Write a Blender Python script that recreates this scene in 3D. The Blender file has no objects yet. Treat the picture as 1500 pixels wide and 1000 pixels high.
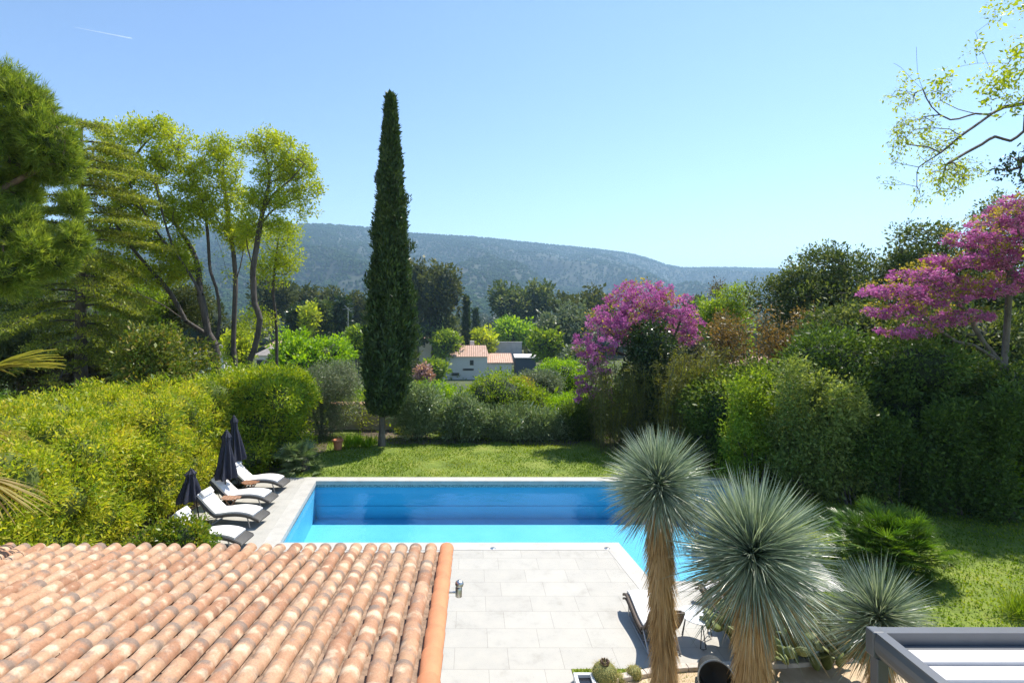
import bpy, bmesh, math, random
import numpy as np
from mathutils import Vector, Matrix
R = np.random.default_rng(7)
random.seed(7)
C = bpy.context.scene.collection
CAM_Z = 6.5; FOC = 770.0; CX = 690.0; HY = 450.0
SUN = np.array([0.45, 0.40, 1.0])          # towards the sun

def P(px, py, d): return np.array([(px-CX)*d/FOC, d, CAM_Z-(py-HY)*d/FOC])
def G(px, py, z=0.0):
    d = (CAM_Z-z)*FOC/(py-HY); return np.array([(px-CX)*d/FOC, d, z])
def sm(t): t = np.clip(t, 0, 1); return t*t*(3-2*t)
def terrain_z(x, y):
    x = np.asarray(x, float); y = np.asarray(y, float)
    z = -12.5*sm((y-27)/75) - 2.5*sm((y-120)/300)
    z = z + 0.8*np.sin(x/37+1)*np.sin(y/45)*sm((y-50)/60)
    return z

# ------------------------------------------------------------------ objects
def tag(o, label=None, cat=None, group=None, kind=None):
    if label: o['label'] = label
    if cat: o['category'] = cat
    if group: o['group'] = group
    if kind: o['kind'] = kind
    return o
def thing(name, label, cat, loc=(0, 0, 0), rz=0.0, group=None):
    o = bpy.data.objects.new(name, None); C.objects.link(o)
    o.location = tuple(float(v) for v in loc); o.rotation_euler = (0, 0, rz); o.empty_display_size = 0.2
    return tag(o, label, cat, group)
def link(name, me, mat, parent=None):
    o = bpy.data.objects.new(name, me); C.objects.link(o)
    if mat is not None:
        for m in (mat if isinstance(mat, (list, tuple)) else [mat]): me.materials.append(m)
    if parent is not None: o.parent = parent
    return o
def npmesh(name, V, F, mat, parent=None, rnd=None, smooth=False, local=False):
    """V (N,3), F (M,k) faces; world coordinates unless local"""
    V = np.asarray(V, np.float32); F = np.asarray(F, np.int32)
    if parent is not None and not local:
        l = parent.location; p = parent
        off = np.array(l, np.float32)
        while p.parent is not None:
            p = p.parent; off = off + np.array(p.location, np.float32)
        V = V - off
    me = bpy.data.meshes.new(name); k = F.shape[1]; m = F.shape[0]
    me.vertices.add(len(V)); me.vertices.foreach_set('co', V.ravel())
    me.loops.add(m*k); me.loops.foreach_set('vertex_index', F.ravel())
    me.polygons.add(m)
    me.polygons.foreach_set('loop_start', np.arange(m, dtype=np.int32)*k)
    me.polygons.foreach_set('loop_total', np.full(m, k, np.int32))
    me.polygons.foreach_set('use_smooth', np.full(m, smooth))
    if rnd is not None:
        a = me.attributes.new('rnd', 'FLOAT', 'FACE'); a.data.foreach_set('value', np.asarray(rnd, np.float32))
    me.update(calc_edges=True)
    return link(name, me, mat, parent)
class MB:
    def __init__(s): s.v = []; s.f = []; s.r = []
    def add(s, V, F, r=0.5):
        n = len(s.v); s.v += [tuple(map(float, p)) for p in V]; s.f += [tuple(int(i)+n for i in f) for f in F]; s.r += [r]*len(F); return s
    def box(s, c, d, rz=0, rx=0, r=.5, b=0.0):
        hx, hy, hz = d[0]/2, d[1]/2, d[2]/2
        if b <= 0:
            V = [(x*hx, y*hy, z*hz) for z in (-1, 1) for y in (-1, 1) for x in (-1, 1)]
            F = [(0,2,3,1),(4,5,7,6),(0,1,5,4),(2,6,7,3),(0,4,6,2),(1,3,7,5)]
        else:
            bm = bmesh.new(); bmesh.ops.create_cube(bm, size=1)
            for v in bm.verts: v.co = (v.co.x*d[0], v.co.y*d[1], v.co.z*d[2])
            bmesh.ops.bevel(bm, geom=bm.edges[:], offset=b, segments=2, affect='EDGES', profile=.5)
            bm.verts.index_update(); V = [tuple(v.co) for v in bm.verts]; F = [tuple(v.index for v in f.verts) for f in bm.faces]; bm.free()
        M = Matrix.Rotation(rz, 3, 'Z') @ Matrix.Rotation(rx, 3, 'X')
        V = [tuple(M @ Vector(p) + Vector(tuple(float(q) for q in c))) for p in V]
        return s.add(V, F, r)
    def tube(s, pts, rad, k=8, r=.5, cap=True):
        pts = [Vector(tuple(float(q) for q in p)) for p in pts]; n = len(pts)
        rad = rad if isinstance(rad, (list, tuple)) else [rad]*n
        V = []; up = None
        for i, p in enumerate(pts):
            t = (pts[min(i+1, n-1)]-pts[max(i-1, 0)]).normalized()
            if up is None:
                up = Vector((0, 0, 1)) if abs(t.z) < .9 else Vector((1, 0, 0))
            a = t.cross(up).normalized(); b = a.cross(t).normalized(); up = b
            for j in range(k):
                an = 2*math.pi*j/k; V.append(p + (a*math.cos(an)+b*math.sin(an))*rad[i])
        F = [(i*k+j, i*k+(j+1) % k, (i+1)*k+(j+1) % k, (i+1)*k+j) for i in range(n-1) for j in range(k)]
        if cap: F += [tuple(range(k))[::-1], tuple((n-1)*k+j for j in range(k))]
        return s.add(V, F, r)
    def lathe(s, c, prof, k=24, r=.5, ax=None, wob=None, cap=True):
        V = []
        for (rr, z) in prof:
            for j in range(k):
                an = 2*math.pi*j/k; q = rr*(wob(an, z) if wob else 1)
                V.append(Vector((q*math.cos(an), q*math.sin(an), z)))
        if ax is not None:
            Q = Vector((0, 0, 1)).rotation_difference(Vector(ax).normalized()).to_matrix(); V = [Q @ v for v in V]
        V = [v + Vector(tuple(float(q) for q in c)) for v in V]; n = len(prof)
        F = [(i*k+j, i*k+(j+1) % k, (i+1)*k+(j+1) % k, (i+1)*k+j) for i in range(n-1) for j in range(k)]
        if cap and prof[0][0] > 1e-4: F.append(tuple(range(k))[::-1])
        if cap and prof[-1][0] > 1e-4: F.append(tuple((n-1)*k+j for j in range(k)))
        return s.add(V, F, r)
    def sweep(s, prof, w, t, y0=0.0, r=.5, sag=0.0):
        """strip of width w (along y) and thickness t following the x-z profile"""
        n = len(prof); V = []
        for i, (x, z) in enumerate(prof):
            a = prof[max(i-1, 0)]; b = prof[min(i+1, n-1)]; dx, dz = b[0]-a[0], b[1]-a[1]; l = math.hypot(dx, dz) or 1
            nx, nz = -dz/l, dx/l
            for (yy, u) in ((-w/2, 0), (w/2, 0), (w/2, t*.8), (w/2-.025, t), (-w/2+.025, t), (-w/2, t*.8)):
                V.append((x+nx*u, y0+yy, z+nz*u))
        F = [(i*6+j, i*6+(j+1) % 6, (i+1)*6+(j+1) % 6, (i+1)*6+j) for i in range(n-1) for j in range(6)]
        F += [tuple(range(6))[::-1], tuple((n-1)*6+j for j in range(6))]
        return s.add(V, F, r)
    def build(s, name, mat, parent=None, smooth=False, world=False, bevel=0, auto=True):
        off = Vector((0, 0, 0))
        if world and parent is not None:
            p = parent
            while p is not None: off += p.location; p = p.parent
        me = bpy.data.meshes.new(name); me.from_pydata([tuple(Vector(v)-off) for v in s.v], [], s.f)
        a = me.attributes.new('rnd', 'FLOAT', 'FACE'); a.data.foreach_set('value', np.asarray(s.r, np.float32))
        bm = bmesh.new(); bm.from_mesh(me); bmesh.ops.recalc_face_normals(bm, faces=bm.faces[:]); bm.to_mesh(me); bm.free()
        if smooth:
            me.polygons.foreach_set('use_smooth', [True]*len(me.polygons))
            if auto:
                try: me.set_sharp_from_angle(angle=math.radians(40))
                except Exception: pass
        me.update()
        return link(name, me, mat, parent)
def dup(root, loc, rz, label=None, group=None):
    r = root.copy(); C.objects.link(r); r.location = tuple(float(v) for v in loc); r.rotation_euler = (0, 0, rz)
    if label: r['label'] = label
    if group: r['group'] = group
    for ch in list(root.children):
        c = ch.copy(); C.objects.link(c); c.parent = r
        for g in list(ch.children):
            d = g.copy(); C.objects.link(d); d.parent = c
    return r

# ------------------------------------------------------------------ materials
def nt(name):
    m = bpy.data.materials.new(name); m.use_nodes = True; t = m.node_tree; b = t.nodes['Principled BSDF']; return m, t, b
def N(t, ty, **kw):
    n = t.nodes.new(ty)
    for k, v in kw.items():
        if k in n.inputs: n.inputs[k].default_value = v
        else: setattr(n, k, v)
    return n
def L(t, a, b): t.links.new(a, b)
def ramp(t, stops, fac=None, interp='LINEAR'):
    n = t.nodes.new('ShaderNodeValToRGB'); e = n.color_ramp.elements; n.color_ramp.interpolation = interp
    while len(e) < len(stops): e.new(.5)
    for i, (p, c) in enumerate(stops):
        e[i].position = p; e[i].color = (*c, 1) if len(c) == 3 else c
    if fac is not None: L(t, fac, n.inputs['Fac'])
    return n
def noise(t, scale, detail=4, rough=.55, coord=None):
    n = N(t, 'ShaderNodeTexNoise'); n.inputs['Scale'].default_value = scale; n.inputs['Detail'].default_value = detail; n.inputs['Roughness'].default_value = rough
    if coord is not None: L(t, coord, n.inputs['Vector'])
    return n
def objco(t): return t.nodes.new('ShaderNodeTexCoord').outputs['Object']
def pos(t): return t.nodes.new('ShaderNodeNewGeometry').outputs['Position']
def bump(t, b, h, strength=.3, dist=.02):
    n = N(t, 'ShaderNodeBump'); n.inputs['Strength'].default_value = strength; n.inputs['Distance'].default_value = dist
    L(t, h, n.inputs['Height']); L(t, n.outputs[0], b.inputs['Normal']); return n
def plain(name, col, rough=.5, metal=0.0, var=.15, scale=8, bmp=0.0, bd=.01, spec=.5):
    m, t, b = nt(name); co = objco(t); n = noise(t, scale, 5, .6, co)
    c1 = tuple(max(0, c*(1-var)) for c in col); c2 = tuple(min(1, c*(1+var)) for c in col)
    r = ramp(t, [(.3, c1), (.7, c2)], n.outputs['Fac']); L(t, r.outputs[0], b.inputs['Base Color'])
    b.inputs['Roughness'].default_value = rough; b.inputs['Metallic'].default_value = metal; b.inputs['Specular IOR Level'].default_value = spec
    if bmp: bump(t, b, noise(t, scale*5, 4, .6, co).outputs['Fac'], bmp, bd)
    return m
def leafmat(name, cols, trans=.4, tcol=None, rough=.45, spec=.35, patch=None, pscale=.6):
    """cols: three colours spread over the per-leaf random value"""
    m, t, b = nt(name)
    a = N(t, 'ShaderNodeAttribute'); a.attribute_name = 'rnd'
    fac = a.outputs['Fac']
    if patch:
        n = noise(t, pscale, 2, .5, pos(t)); mp = N(t, 'ShaderNodeMath', operation='MULTIPLY_ADD'); L(t, n.outputs['Fac'], mp.inputs[0]); mp.inputs[1].default_value = patch; mp.inputs[2].default_value = -patch/2
        ad = N(t, 'ShaderNodeMath', operation='ADD'); ad.use_clamp = True; L(t, fac, ad.inputs[0]); L(t, mp.outputs[0], ad.inputs[1]); fac = ad.outputs[0]
    k = len(cols); r = ramp(t, [(i/(k-1), c) for i, c in enumerate(cols)], fac)
    L(t, r.outputs[0], b.inputs['Base Color']); b.inputs['Roughness'].default_value = rough; b.inputs['Specular IOR Level'].default_value = spec
    tr = N(t, 'ShaderNodeBsdfTranslucent')
    if tcol is None: tcol = (1.6, 1.5, .6)
    mx = N(t, 'ShaderNodeMix', data_type='RGBA', blend_type='MULTIPLY'); mx.inputs[0].default_value = 1
    L(t, r.outputs[0], mx.inputs[6]); mx.inputs[7].default_value = (*tcol, 1); L(t, mx.outputs[2], tr.inputs['Color'])
    ms = N(t, 'ShaderNodeMixShader'); ms.inputs[0].default_value = trans
    L(t, b.outputs[0], ms.inputs[1]); L(t, tr.outputs[0], ms.inputs[2]); L(t, ms.outputs[0], t.nodes['Material Output'].inputs['Surface'])
    return m
def barkmat(name, c1, c2, scale=6):
    m, t, b = nt(name); co = objco(t); mp = N(t, 'ShaderNodeMapping'); mp.inputs['Scale'].default_value = (1, 1, .25); L(t, co, mp.inputs['Vector'])
    n = noise(t, scale, 6, .7, mp.outputs[0]); r = ramp(t, [(.35, c1), (.65, c2)], n.outputs['Fac']); L(t, r.outputs[0], b.inputs['Base Color'])
    b.inputs['Roughness'].default_value = .85; bump(t, b, n.outputs['Fac'], .6, .03); return m

# ------------------------------------------------------------------ foliage
def unit(a): return a/np.maximum(np.linalg.norm(a, axis=-1, keepdims=True), 1e-9)
def leafquads(Pt, U, Nn, Ln, Wn, mid=.45):
    W = unit(np.cross(Nn, U)); n = len(Pt); V = np.empty((n, 4, 3), np.float32)
    V[:, 0] = Pt; V[:, 2] = Pt + U*Ln[:, None]
    V[:, 1] = Pt + U*(Ln*mid)[:, None] + W*(Wn/2)[:, None]; V[:, 3] = Pt + U*(Ln*mid)[:, None] - W*(Wn/2)[:, None]
    return V.reshape(-1, 3), np.arange(n*4, dtype=np.int32).reshape(n, 4)
def clumps(Cc, s, m, Ln, Wn, out=None, flat=1.0, droop=0.0, rs=.5, rng=R, outw=.5, up=.15, shift=0.0, nup=.6, nout=.8):
    """clusters of m leaves, spread s, about the centres Cc"""
    K = len(Cc); n = K*m; cid = np.repeat(np.arange(K), m)
    off = unit(rng.normal(size=(n, 3)))*(rng.uniform(0, 1, n)**.45*1.75*s)[:, None]; off[:, 2] *= flat
    Pt = Cc[cid] + off
    U = rng.normal(size=(n, 3))
    if out is not None: U = U + out[cid]*outw*2
    U = U + unit(off)*.6; U[:, 2] += up*2 - droop*2; U = unit(U)
    Nn = rng.normal(size=(n, 3)); Nn[:, 2] += nup
    if out is not None: Nn = Nn + out[cid]*nout
    Nn = unit(np.cross(np.cross(U, Nn), U))
    q_ = np.clip(np.exp(rng.normal(size=n)*.32), .45, 1.9); Lr = Ln*q_; Wr = Wn*q_*rng.uniform(.7, 1.2, n)
    V, F = leafquads(Pt, U, Nn, Lr, Wr)
    cr = rng.uniform(size=K)
    rnd = np.clip(cr[cid]*rs + rng.uniform(size=n)*(1-rs) + shift, 0, 1)
    return V, F, rnd
def merge(parts):
    Vs, Fs, Rs = [], [], []; o = 0
    for (V, F, r) in parts: Vs.append(V); Fs.append(F+o); Rs.append(r); o += len(V)
    return np.concatenate(Vs), np.concatenate(Fs), np.concatenate(Rs)
def lump_centres(lobes, K, rng=R, inner=.8, rmin=.72, rmax=1.06, floor=None):
    lobes = np.asarray(lobes, float); area = (lobes[:, 3]*lobes[:, 4]+lobes[:, 3]*lobes[:, 5]+lobes[:, 4]*lobes[:, 5]); p = area/area.sum()
    out_c, out_n = [], []; got = 0
    for _ in range(12):
        i = rng.choice(len(lobes), K, p=p); D = unit(rng.normal(size=(K, 3)))
        rr = rng.uniform(rmin, rmax, K)
        rr = np.where(rng.uniform(size=K) < .08, rr*rng.uniform(1.05, 1.28, K), rr)
        rr = rr*(1+.10*np.sin(D[:, 0]*5+i*1.7)*np.sin(D[:, 1]*4.3+i)*1.3+.06*np.sin(D[:, 2]*9+i*2.1))
        Q = lobes[i, :3] + D*lobes[i, 3:]*rr[:, None]
        dd = (Q[:, None, :]-lobes[None, :, :3])/lobes[None, :, 3:]; dd = np.sqrt((dd**2).sum(-1)); dd[np.arange(K), i] = 9
        ok = dd.min(1) > inner
        if floor is not None: ok &= Q[:, 2] > floor
        out_c.append(Q[ok]); out_n.append(unit(D[ok]/lobes[i[ok], 3:])); got += ok.sum()
        if got >= K: break
    return np.concatenate(out_c)[:K], np.concatenate(out_n)[:K]
_ico = {}
def blobmesh(lobes, scale=.7, sub=2, rng=R):
    if sub not in _ico:
        bm = bmesh.new(); bmesh.ops.create_icosphere(bm, subdivisions=sub, radius=1); bm.verts.index_update()
        _ico[sub] = (np.array([v.co[:] for v in bm.verts]), np.array([[v.index for v in f.verts] for f in bm.faces])); bm.free()
    v0, f0 = _ico[sub]; parts = []
    for l in lobes:
        l = np.asarray(l, float); v = v0*(1+.14*np.sin(v0[:, [0]]*6+l[0])*np.sin(v0[:, [1]]*5+l[1])+rng.normal(size=(len(v0), 1))*.04)
        parts.append((v*l[3:]*scale+l[:3], f0, np.full(len(f0), .3)))
    return merge(parts)
def frustums(A, B, ra, rb, k=6):
    n = len(A); T = unit(B-A); up = np.where(np.abs(T[:, [2]]) < .9, np.array([[0, 0, 1.]]), np.array([[1., 0, 0]]))
    a = unit(np.cross(T, up)); b = np.cross(a, T); an = np.arange(k)*2*np.pi/k
    ring = a[:, None, :]*np.cos(an)[None, :, None] + b[:, None, :]*np.sin(an)[None, :, None]
    V = np.concatenate([A[:, None]+ring*ra[:, None, None], B[:, None]+ring*rb[:, None, None]], 1).reshape(-1, 3)
    j = np.arange(k); f = np.stack([j, (j+1) % k, (j+1) % k+k, j+k], 1)
    F = (np.arange(n)[:, None, None]*2*k + f[None]).reshape(-1, 4)
    return V, F
def spline(pts, step):
    pts = np.asarray(pts, float); out = []
    for i in range(len(pts)-1):
        p0 = pts[max(i-1, 0)]; p1 = pts[i]; p2 = pts[i+1]; p3 = pts[min(i+2, len(pts)-1)]
        n = max(2, int(np.linalg.norm(p2-p1)/step))
        for t in np.arange(n)/n:
            out.append(.5*((2*p1)+(-p0+p2)*t+(2*p0-5*p1+4*p2-p3)*t*t+(-p0+3*p1-3*p2+p3)*t**3))
    out.append(pts[-1]); return np.array(out)
def grow(trunks, att, step=.5, r0=.2, rmin=.008, rng=R, wig=.06, power=.5, sag=0.0, pen=.25):
    nodes = []; par = []; plen = []
    for ti, tr in enumerate(trunks):
        pl = spline(tr, step)
        if nodes:
            d = np.linalg.norm(np.array(nodes)-pl[0], axis=1); p = int(d.argmin())
        else: p = -1
        for i, q in enumerate(pl):
            if i == 0 and p >= 0 and np.linalg.norm(np.array(nodes[p])-q) < step*.6: continue
            nodes.append(q); par.append(p); plen.append(0 if p < 0 else plen[p]+np.linalg.norm(np.array(nodes[p])-q)); p = len(nodes)-1
    tn = np.array(nodes); order = np.argsort([np.linalg.norm(tn-a, axis=1).min() for a in att]) if len(att) else []
    buf = np.zeros((len(nodes)+len(att)*14, 3)); buf[:len(nodes)] = tn; n = len(nodes); pl = np.zeros(len(buf)); pl[:n] = plen
    par = list(par); minz = tn[:, 2].min(); H = tn[:, 2].max()-minz
    first_ok = (buf[:n, 2] > minz+H*.22)
    okm = np.zeros(len(buf), bool); okm[:n] = first_ok
    tips = []
    for ai in order:
        a = att[ai]; d = np.linalg.norm(buf[:n]-a, axis=1); cost = d*(1+.5*np.clip((buf[:n, 2]-a[2])/(d+.01), 0, 1)) + pen*pl[:n]*.3; cost[~okm[:n]] = 1e9
        j = int(cost.argmin()); st = buf[j].copy(); D = np.linalg.norm(a-st); k = int(min(12, max(1, round(D/step)))); p = j
        side = rng.normal(size=3)*D*wig
        for i in range(1, k+1):
            t = i/k; q = st*(1-t)+a*t + side*math.sin(math.pi*t) + rng.normal(size=3)*step*wig*(t < 1); q[2] += -sag*D*math.sin(math.pi*t)
            if t == 1: q = a
            buf[n] = q; par.append(p); pl[n] = pl[p]+D/k; okm[n] = True; p = n; n += 1
        tips.append(p)
    buf = buf[:n]; par = np.array(par); cnt = np.zeros(n); 
    if len(tips): cnt[np.array(tips)] += 1
    haschild = np.zeros(n, bool); haschild[par[par >= 0]] = True; cnt[~haschild] = np.maximum(cnt[~haschild], 1)
    for i in range(n-1, -1, -1):
        if par[i] >= 0: cnt[par[i]] += cnt[i]
    rad = np.maximum(r0*(cnt/cnt.max())**power, rmin)
    e = np.where(par >= 0)[0]; A = buf[par[e]]; B = buf[e]
    ra = np.minimum(rad[par[e]], rad[e]*1.35); rb = rad[e]
    big = rb > .04; V1, F1 = frustums(A[big], B[big], ra[big], rb[big], 8) if big.any() else (np.zeros((0, 3)), np.zeros((0, 4), int))
    V2, F2 = frustums(A[~big], B[~big], ra[~big], rb[~big], 4)
    return merge([(V1, F1, np.zeros(len(F1))), (V2, F2, np.zeros(len(F2)))]), buf, par, rad
def lobe_pts(lobes, n, rng=R, shell=.35):
    lobes = np.asarray(lobes, float); v = lobes[:, 3]*lobes[:, 4]*lobes[:, 5]; i = rng.choice(len(lobes), n, p=v/v.sum())
    D = unit(rng.normal(size=(n, 3))); rr = rng.uniform(shell**3, 1, n)**(1/3.)
    return lobes[i, :3] + D*rr[:, None]*lobes[i, 3:], unit(D)
def LB(px, py, d, rx, rz, ry=None):
    """ellipsoid lobe given where it is seen, radii in pixels at that distance"""
    p = P(px, py, d); k = d/FOC; ry = rx if ry is None else ry
    return (p[0], p[1], p[2], rx*k, ry*k, rz*k)
def tree(name, label, cat, base, trunks, lobes, natt, leaf, lm, bark, m=30, s=.35, r0=.2, twig_leaves=True, step=.5, group=None, shell=.35,
         crown='crown', droop=0, flat=1, up=.15, rs=.5, wig=.07, sag=0, rmin=.008, power=.5, mid_frac=.0, trunkname='trunk', pen=.25):
    t = thing(name, label, cat, base, 0, group)
    att, D = lobe_pts(lobes, natt, shell=shell)
    (V, F, r), buf, par, rad = grow(trunks, att, step, r0, rmin=rmin, wig=wig, sag=sag, power=power, pen=pen)
    npmesh(trunkname, V, F, bark, t, r, True)
    Cc = att; DD = D
    if twig_leaves:
        thin = np.where(rad < rmin*2.2)[0]
        if len(thin): 
            pick = R.choice(thin, min(len(thin), int(natt*twig_leaves))); Cc = np.concatenate([att, buf[pick]]); DD = np.concatenate([D, unit(R.normal(size=(len(pick), 3)))])
    V, F, r = clumps(Cc, s, m, leaf[0], leaf[1], DD, flat=flat, droop=droop, up=up, rs=rs)
    npmesh(crown, V, F, lm, t, r)
    return t
def bush(name, label, cat, base, lobes, K, m, s, leaf, lm, core=None, stem=None, group=None, crown='foliage', floor=.03, up=.15, droop=0, rs=.5, outw=.5,
         rmin=.72, rmax=1.06, corescale=.72, nst=7, flat=1, inner=.8):
    t = thing(name, label, cat, base, 0, group)
    Cc, D = lump_centres(lobes, K, floor=base[2]+floor if floor is not None else None, rmin=rmin, rmax=rmax, inner=inner)
    V, F, r = clumps(Cc, s, m, leaf[0], leaf[1], D, droop=droop, up=up, rs=rs, outw=outw, flat=flat)
    npmesh(crown, V, F, lm, t, r)
    if core is not None:
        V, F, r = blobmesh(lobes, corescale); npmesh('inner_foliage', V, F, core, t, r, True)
    if stem is not None:
        mb = MB(); lo = sorted(lobes, key=lambda q: q[2])
        for i in range(nst):
            l = lo[i % len(lo)]; a = Vector((base[0]+random.uniform(-.25, .25), base[1]+random.uniform(-.2, .2), base[2]-.05)); b = Vector(l[:3]); mid = (a+b)/2+Vector((random.uniform(-.1, .1), random.uniform(-.1, .1), .15))
            rr = .02+.012*l[3]; mb.tube([a, mid, b], [rr, rr*.8, rr*.5], 6)
        mb.build('stems', stem, t, True, world=True)
    return t
USE_HAZE = True
# ================================================================== camera, sun, sky
cam = bpy.data.cameras.new('camera'); co_ = bpy.data.objects.new('camera', cam); C.objects.link(co_)
co_.location = (0, 0, CAM_Z); co_.rotation_euler = (math.radians(90), 0, 0)
cam.sensor_width = 36; cam.lens = FOC/1500*36; cam.shift_x = (750-CX)/1500; cam.shift_y = -(500-HY)/1500
cam.clip_start = .1; cam.clip_end = 30000
bpy.context.scene.camera = co_
sd = SUN/np.linalg.norm(SUN); elev = math.asin(sd[2]); azi = math.atan2(sd[0], sd[1])
sl = bpy.data.lights.new('sun', 'SUN'); sl.energy = 4.3; sl.angle = math.radians(.53); sl.color = (1, .94, .83)
so = bpy.data.objects.new('sun', sl); C.objects.link(so); so.rotation_euler = Vector(sd).to_track_quat('Z', 'Y').to_euler(); so.location = (20, 20, 60)
w = bpy.data.worlds.new('World'); bpy.context.scene.world = w; w.use_nodes = True; t = w.node_tree
sky = t.nodes.new('ShaderNodeTexSky'); sky.sky_type = 'NISHITA'; sky.sun_disc = False; sky.sun_elevation = elev; sky.sun_rotation = azi
sky.altitude = 100; sky.air_density = 1.0; sky.dust_density = .0; sky.ozone_density = 3.0
bgn = t.nodes['Background']; L(t, sky.outputs[0], bgn.inputs['Color']); bgn.inputs['Strength'].default_value = .12
sc = bpy.context.scene; vs = sc.view_settings; vs.view_transform = 'Standard'; vs.look = 'None'; vs.exposure = .90; vs.gamma = 1
sc.cycles.max_bounces = 8; sc.cycles.diffuse_bounces = 3; sc.cycles.transmission_bounces = 4; sc.cycles.transparent_max_bounces = 8
sc.cycles.volume_bounces = 0; sc.cycles.caustics_reflective = False; sc.cycles.caustics_refractive = False
sc.cycles.use_denoising = True; sc.cycles.denoising_prefilter = 'NONE'; sc.cycles.denoising_input_passes = 'RGB_ALBEDO_NORMAL'; sc.cycles.sample_clamp_indirect = 6; sc.cycles.use_adaptive_sampling = True; sc.cycles.adaptive_threshold = .015

# ================================================================== ground
POOL = [(-5.83, 19.7), (9.6, 19.7), (8.3, 12.45), (4.27, 12.45), (4.05, 14.5), (-5.31, 14.5)]
def offset_poly(pts, d):
    n = len(pts); out = []
    for i in range(n):
        p0 = Vector(pts[i-1]); p1 = Vector(pts[i]); p2 = Vector(pts[(i+1) % n])
        e1 = (p1-p0).normalized(); e2 = (p2-p1).normalized(); n1 = Vector((-e1.y, e1.x)); n2 = Vector((-e2.y, e2.x))
        b = (n1+n2).normalized(); out.append(tuple(p1 + b*(d/max(.3, b.dot(n1)))))
    return out
POOL_OUT = offset_poly(POOL, .42)          # clockwise list: left normal points outward
TERR = [(-10.2, 20.12), (-6.3, 20.12), (-5.99, 14.92)]
def inside(x, y, poly):
    x = np.asarray(x); y = np.asarray(y); c = np.zeros(x.shape, bool); n = len(poly)
    for i in range(n):
        (x1, y1), (x2, y2) = poly[i], poly[(i+1) % n]
        c ^= ((y1 > y) != (y2 > y)) & (x < (x2-x1)*(y-y1)/((y2-y1) if y2 != y1 else 1e-9)+x1)
    return c
def gridlines(a, b, st, lo, hi, g=1.12, cap=120):
    v = list(np.arange(a, b+1e-6, st)); s = st; x = v[-1]
    while x < hi: s = min(s*g, cap); x += s; v.append(x)
    s = st; x = v[0]
    while x > lo: s = min(s*g, cap); x -= s; v.insert(0, x)
    return np.array(v)
gx = gridlines(-11, 12, .15, -5400, 5400); gy = gridlines(8, 21.5, .15, -40, 5400)
X, Y = np.meshgrid(gx, gy); Z = terrain_z(X, Y)
Z += (.03*np.sin(X*1.3+.5)*np.sin(Y*1.1)+.02*np.sin(X*3.1)*np.sin(Y*2.7))*((Y > 20.4) | (X > 9))*(Y < 30)
hole = inside(X, Y, offset_poly(POOL, .22)); Z[hole] = -3.0
pave = (Y < 20.3) & (X < 7.8) & (X > -12) & ~hole; Z[pave] = -.06
nx, ny = len(gx), len(gy); idx = np.arange(nx*ny).reshape(ny, nx)
F = np.stack([idx[:-1, :-1].ravel(), idx[:-1, 1:].ravel(), idx[1:, 1:].ravel(), idx[1:, :-1].ravel()], 1)
m, t, b = nt('ground_grass'); p_ = pos(t); sx = N(t, 'ShaderNodeSeparateXYZ'); L(t, p_, sx.inputs[0])
n1 = noise(t, .9, 5, .6, p_); n2 = noise(t, 14, 4, .7, p_); n3 = noise(t, .035, 6, .6, p_)
r1 = ramp(t, [(.25, (.07, .11, .010)), (.5, (.15, .21, .018)), (.75, (.26, .28, .05))], n1.outputs['Fac'])
r2 = ramp(t, [(.3, (.6, .6, .6)), (.7, (1.25, 1.25, 1.25))], n2.outputs['Fac'])
mg = N(t, 'ShaderNodeMix', data_type='RGBA', blend_type='MULTIPLY'); mg.inputs[0].default_value = 1; L(t, r1.outputs[0], mg.inputs[6]); L(t, r2.outputs[0], mg.inputs[7])
rv = ramp(t, [(.3, (.035, .055, .015)), (.5, (.07, .09, .03)), (.62, (.16, .14, .07)), (.75, (.06, .09, .02))], n3.outputs['Fac'])
mr = N(t, 'ShaderNodeMapRange'); mr.inputs['From Min'].default_value = 26; mr.inputs['From Max'].default_value = 31; L(t, sx.outputs['Y'], mr.inputs['Value'])
mm = N(t, 'ShaderNodeMix', data_type='RGBA'); L(t, mr.outputs[0], mm.inputs[0]); L(t, mg.outputs[2], mm.inputs[6]); L(t, rv.outputs[0], mm.inputs[7])
L(t, mm.outputs[2], b.inputs['Base Color']); b.inputs['Roughness'].default_value = .9; bump(t, b, n2.outputs['Fac'], .5, .05)
M_ground = m
tag(npmesh('ground', np.stack([X, Y, Z], -1).reshape(-1, 3), F, m, smooth=True), kind='structure')

# lawn blades: one scatter
def lawn_pts(n):
    q = R.uniform([-9.5, 8.2], [26, 26.5], (n, 2)); x, y = q[:, 0], q[:, 1]
    ok = ~inside(x, y, offset_poly(POOL, .42)) & ((y > 20.25) | (x > 7.9)) & (x < 24)
    return q[ok]
q = lawn_pts(210000); wgt = np.sin(q[:, 0]*.9+1)*np.sin(q[:, 1]*.8)*.15+R.uniform(0, 1, len(q)); q = q[wgt > .12]
n = len(q); Pt = np.stack([q[:, 0], q[:, 1], np.zeros(n)], 1); U = R.normal(size=(n, 3))*.45; U[:, 2] = 1; U = unit(U)
Nn = unit(R.normal(size=(n, 3))); V, F = leafquads(Pt, U, Nn, R.uniform(.03, .085, n), R.uniform(.02, .05, n), .35)
rn = np.clip(.5+.3*np.sin(q[:, 0]*.7+2)*np.sin(q[:, 1]*.9+1)+R.normal(size=n)*.2, 0, 1)
M_grass = leafmat('grass_blade', [(.06, .12, .008), (.145, .235, .014), (.30, .34, .04)], .5, (1.6, 1.5, .4))
tag(npmesh('lawn_grass', V, F, M_grass, rnd=rn), 'short bright green grass of the lawn round the pool', 'grass', kind='stuff')

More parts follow.
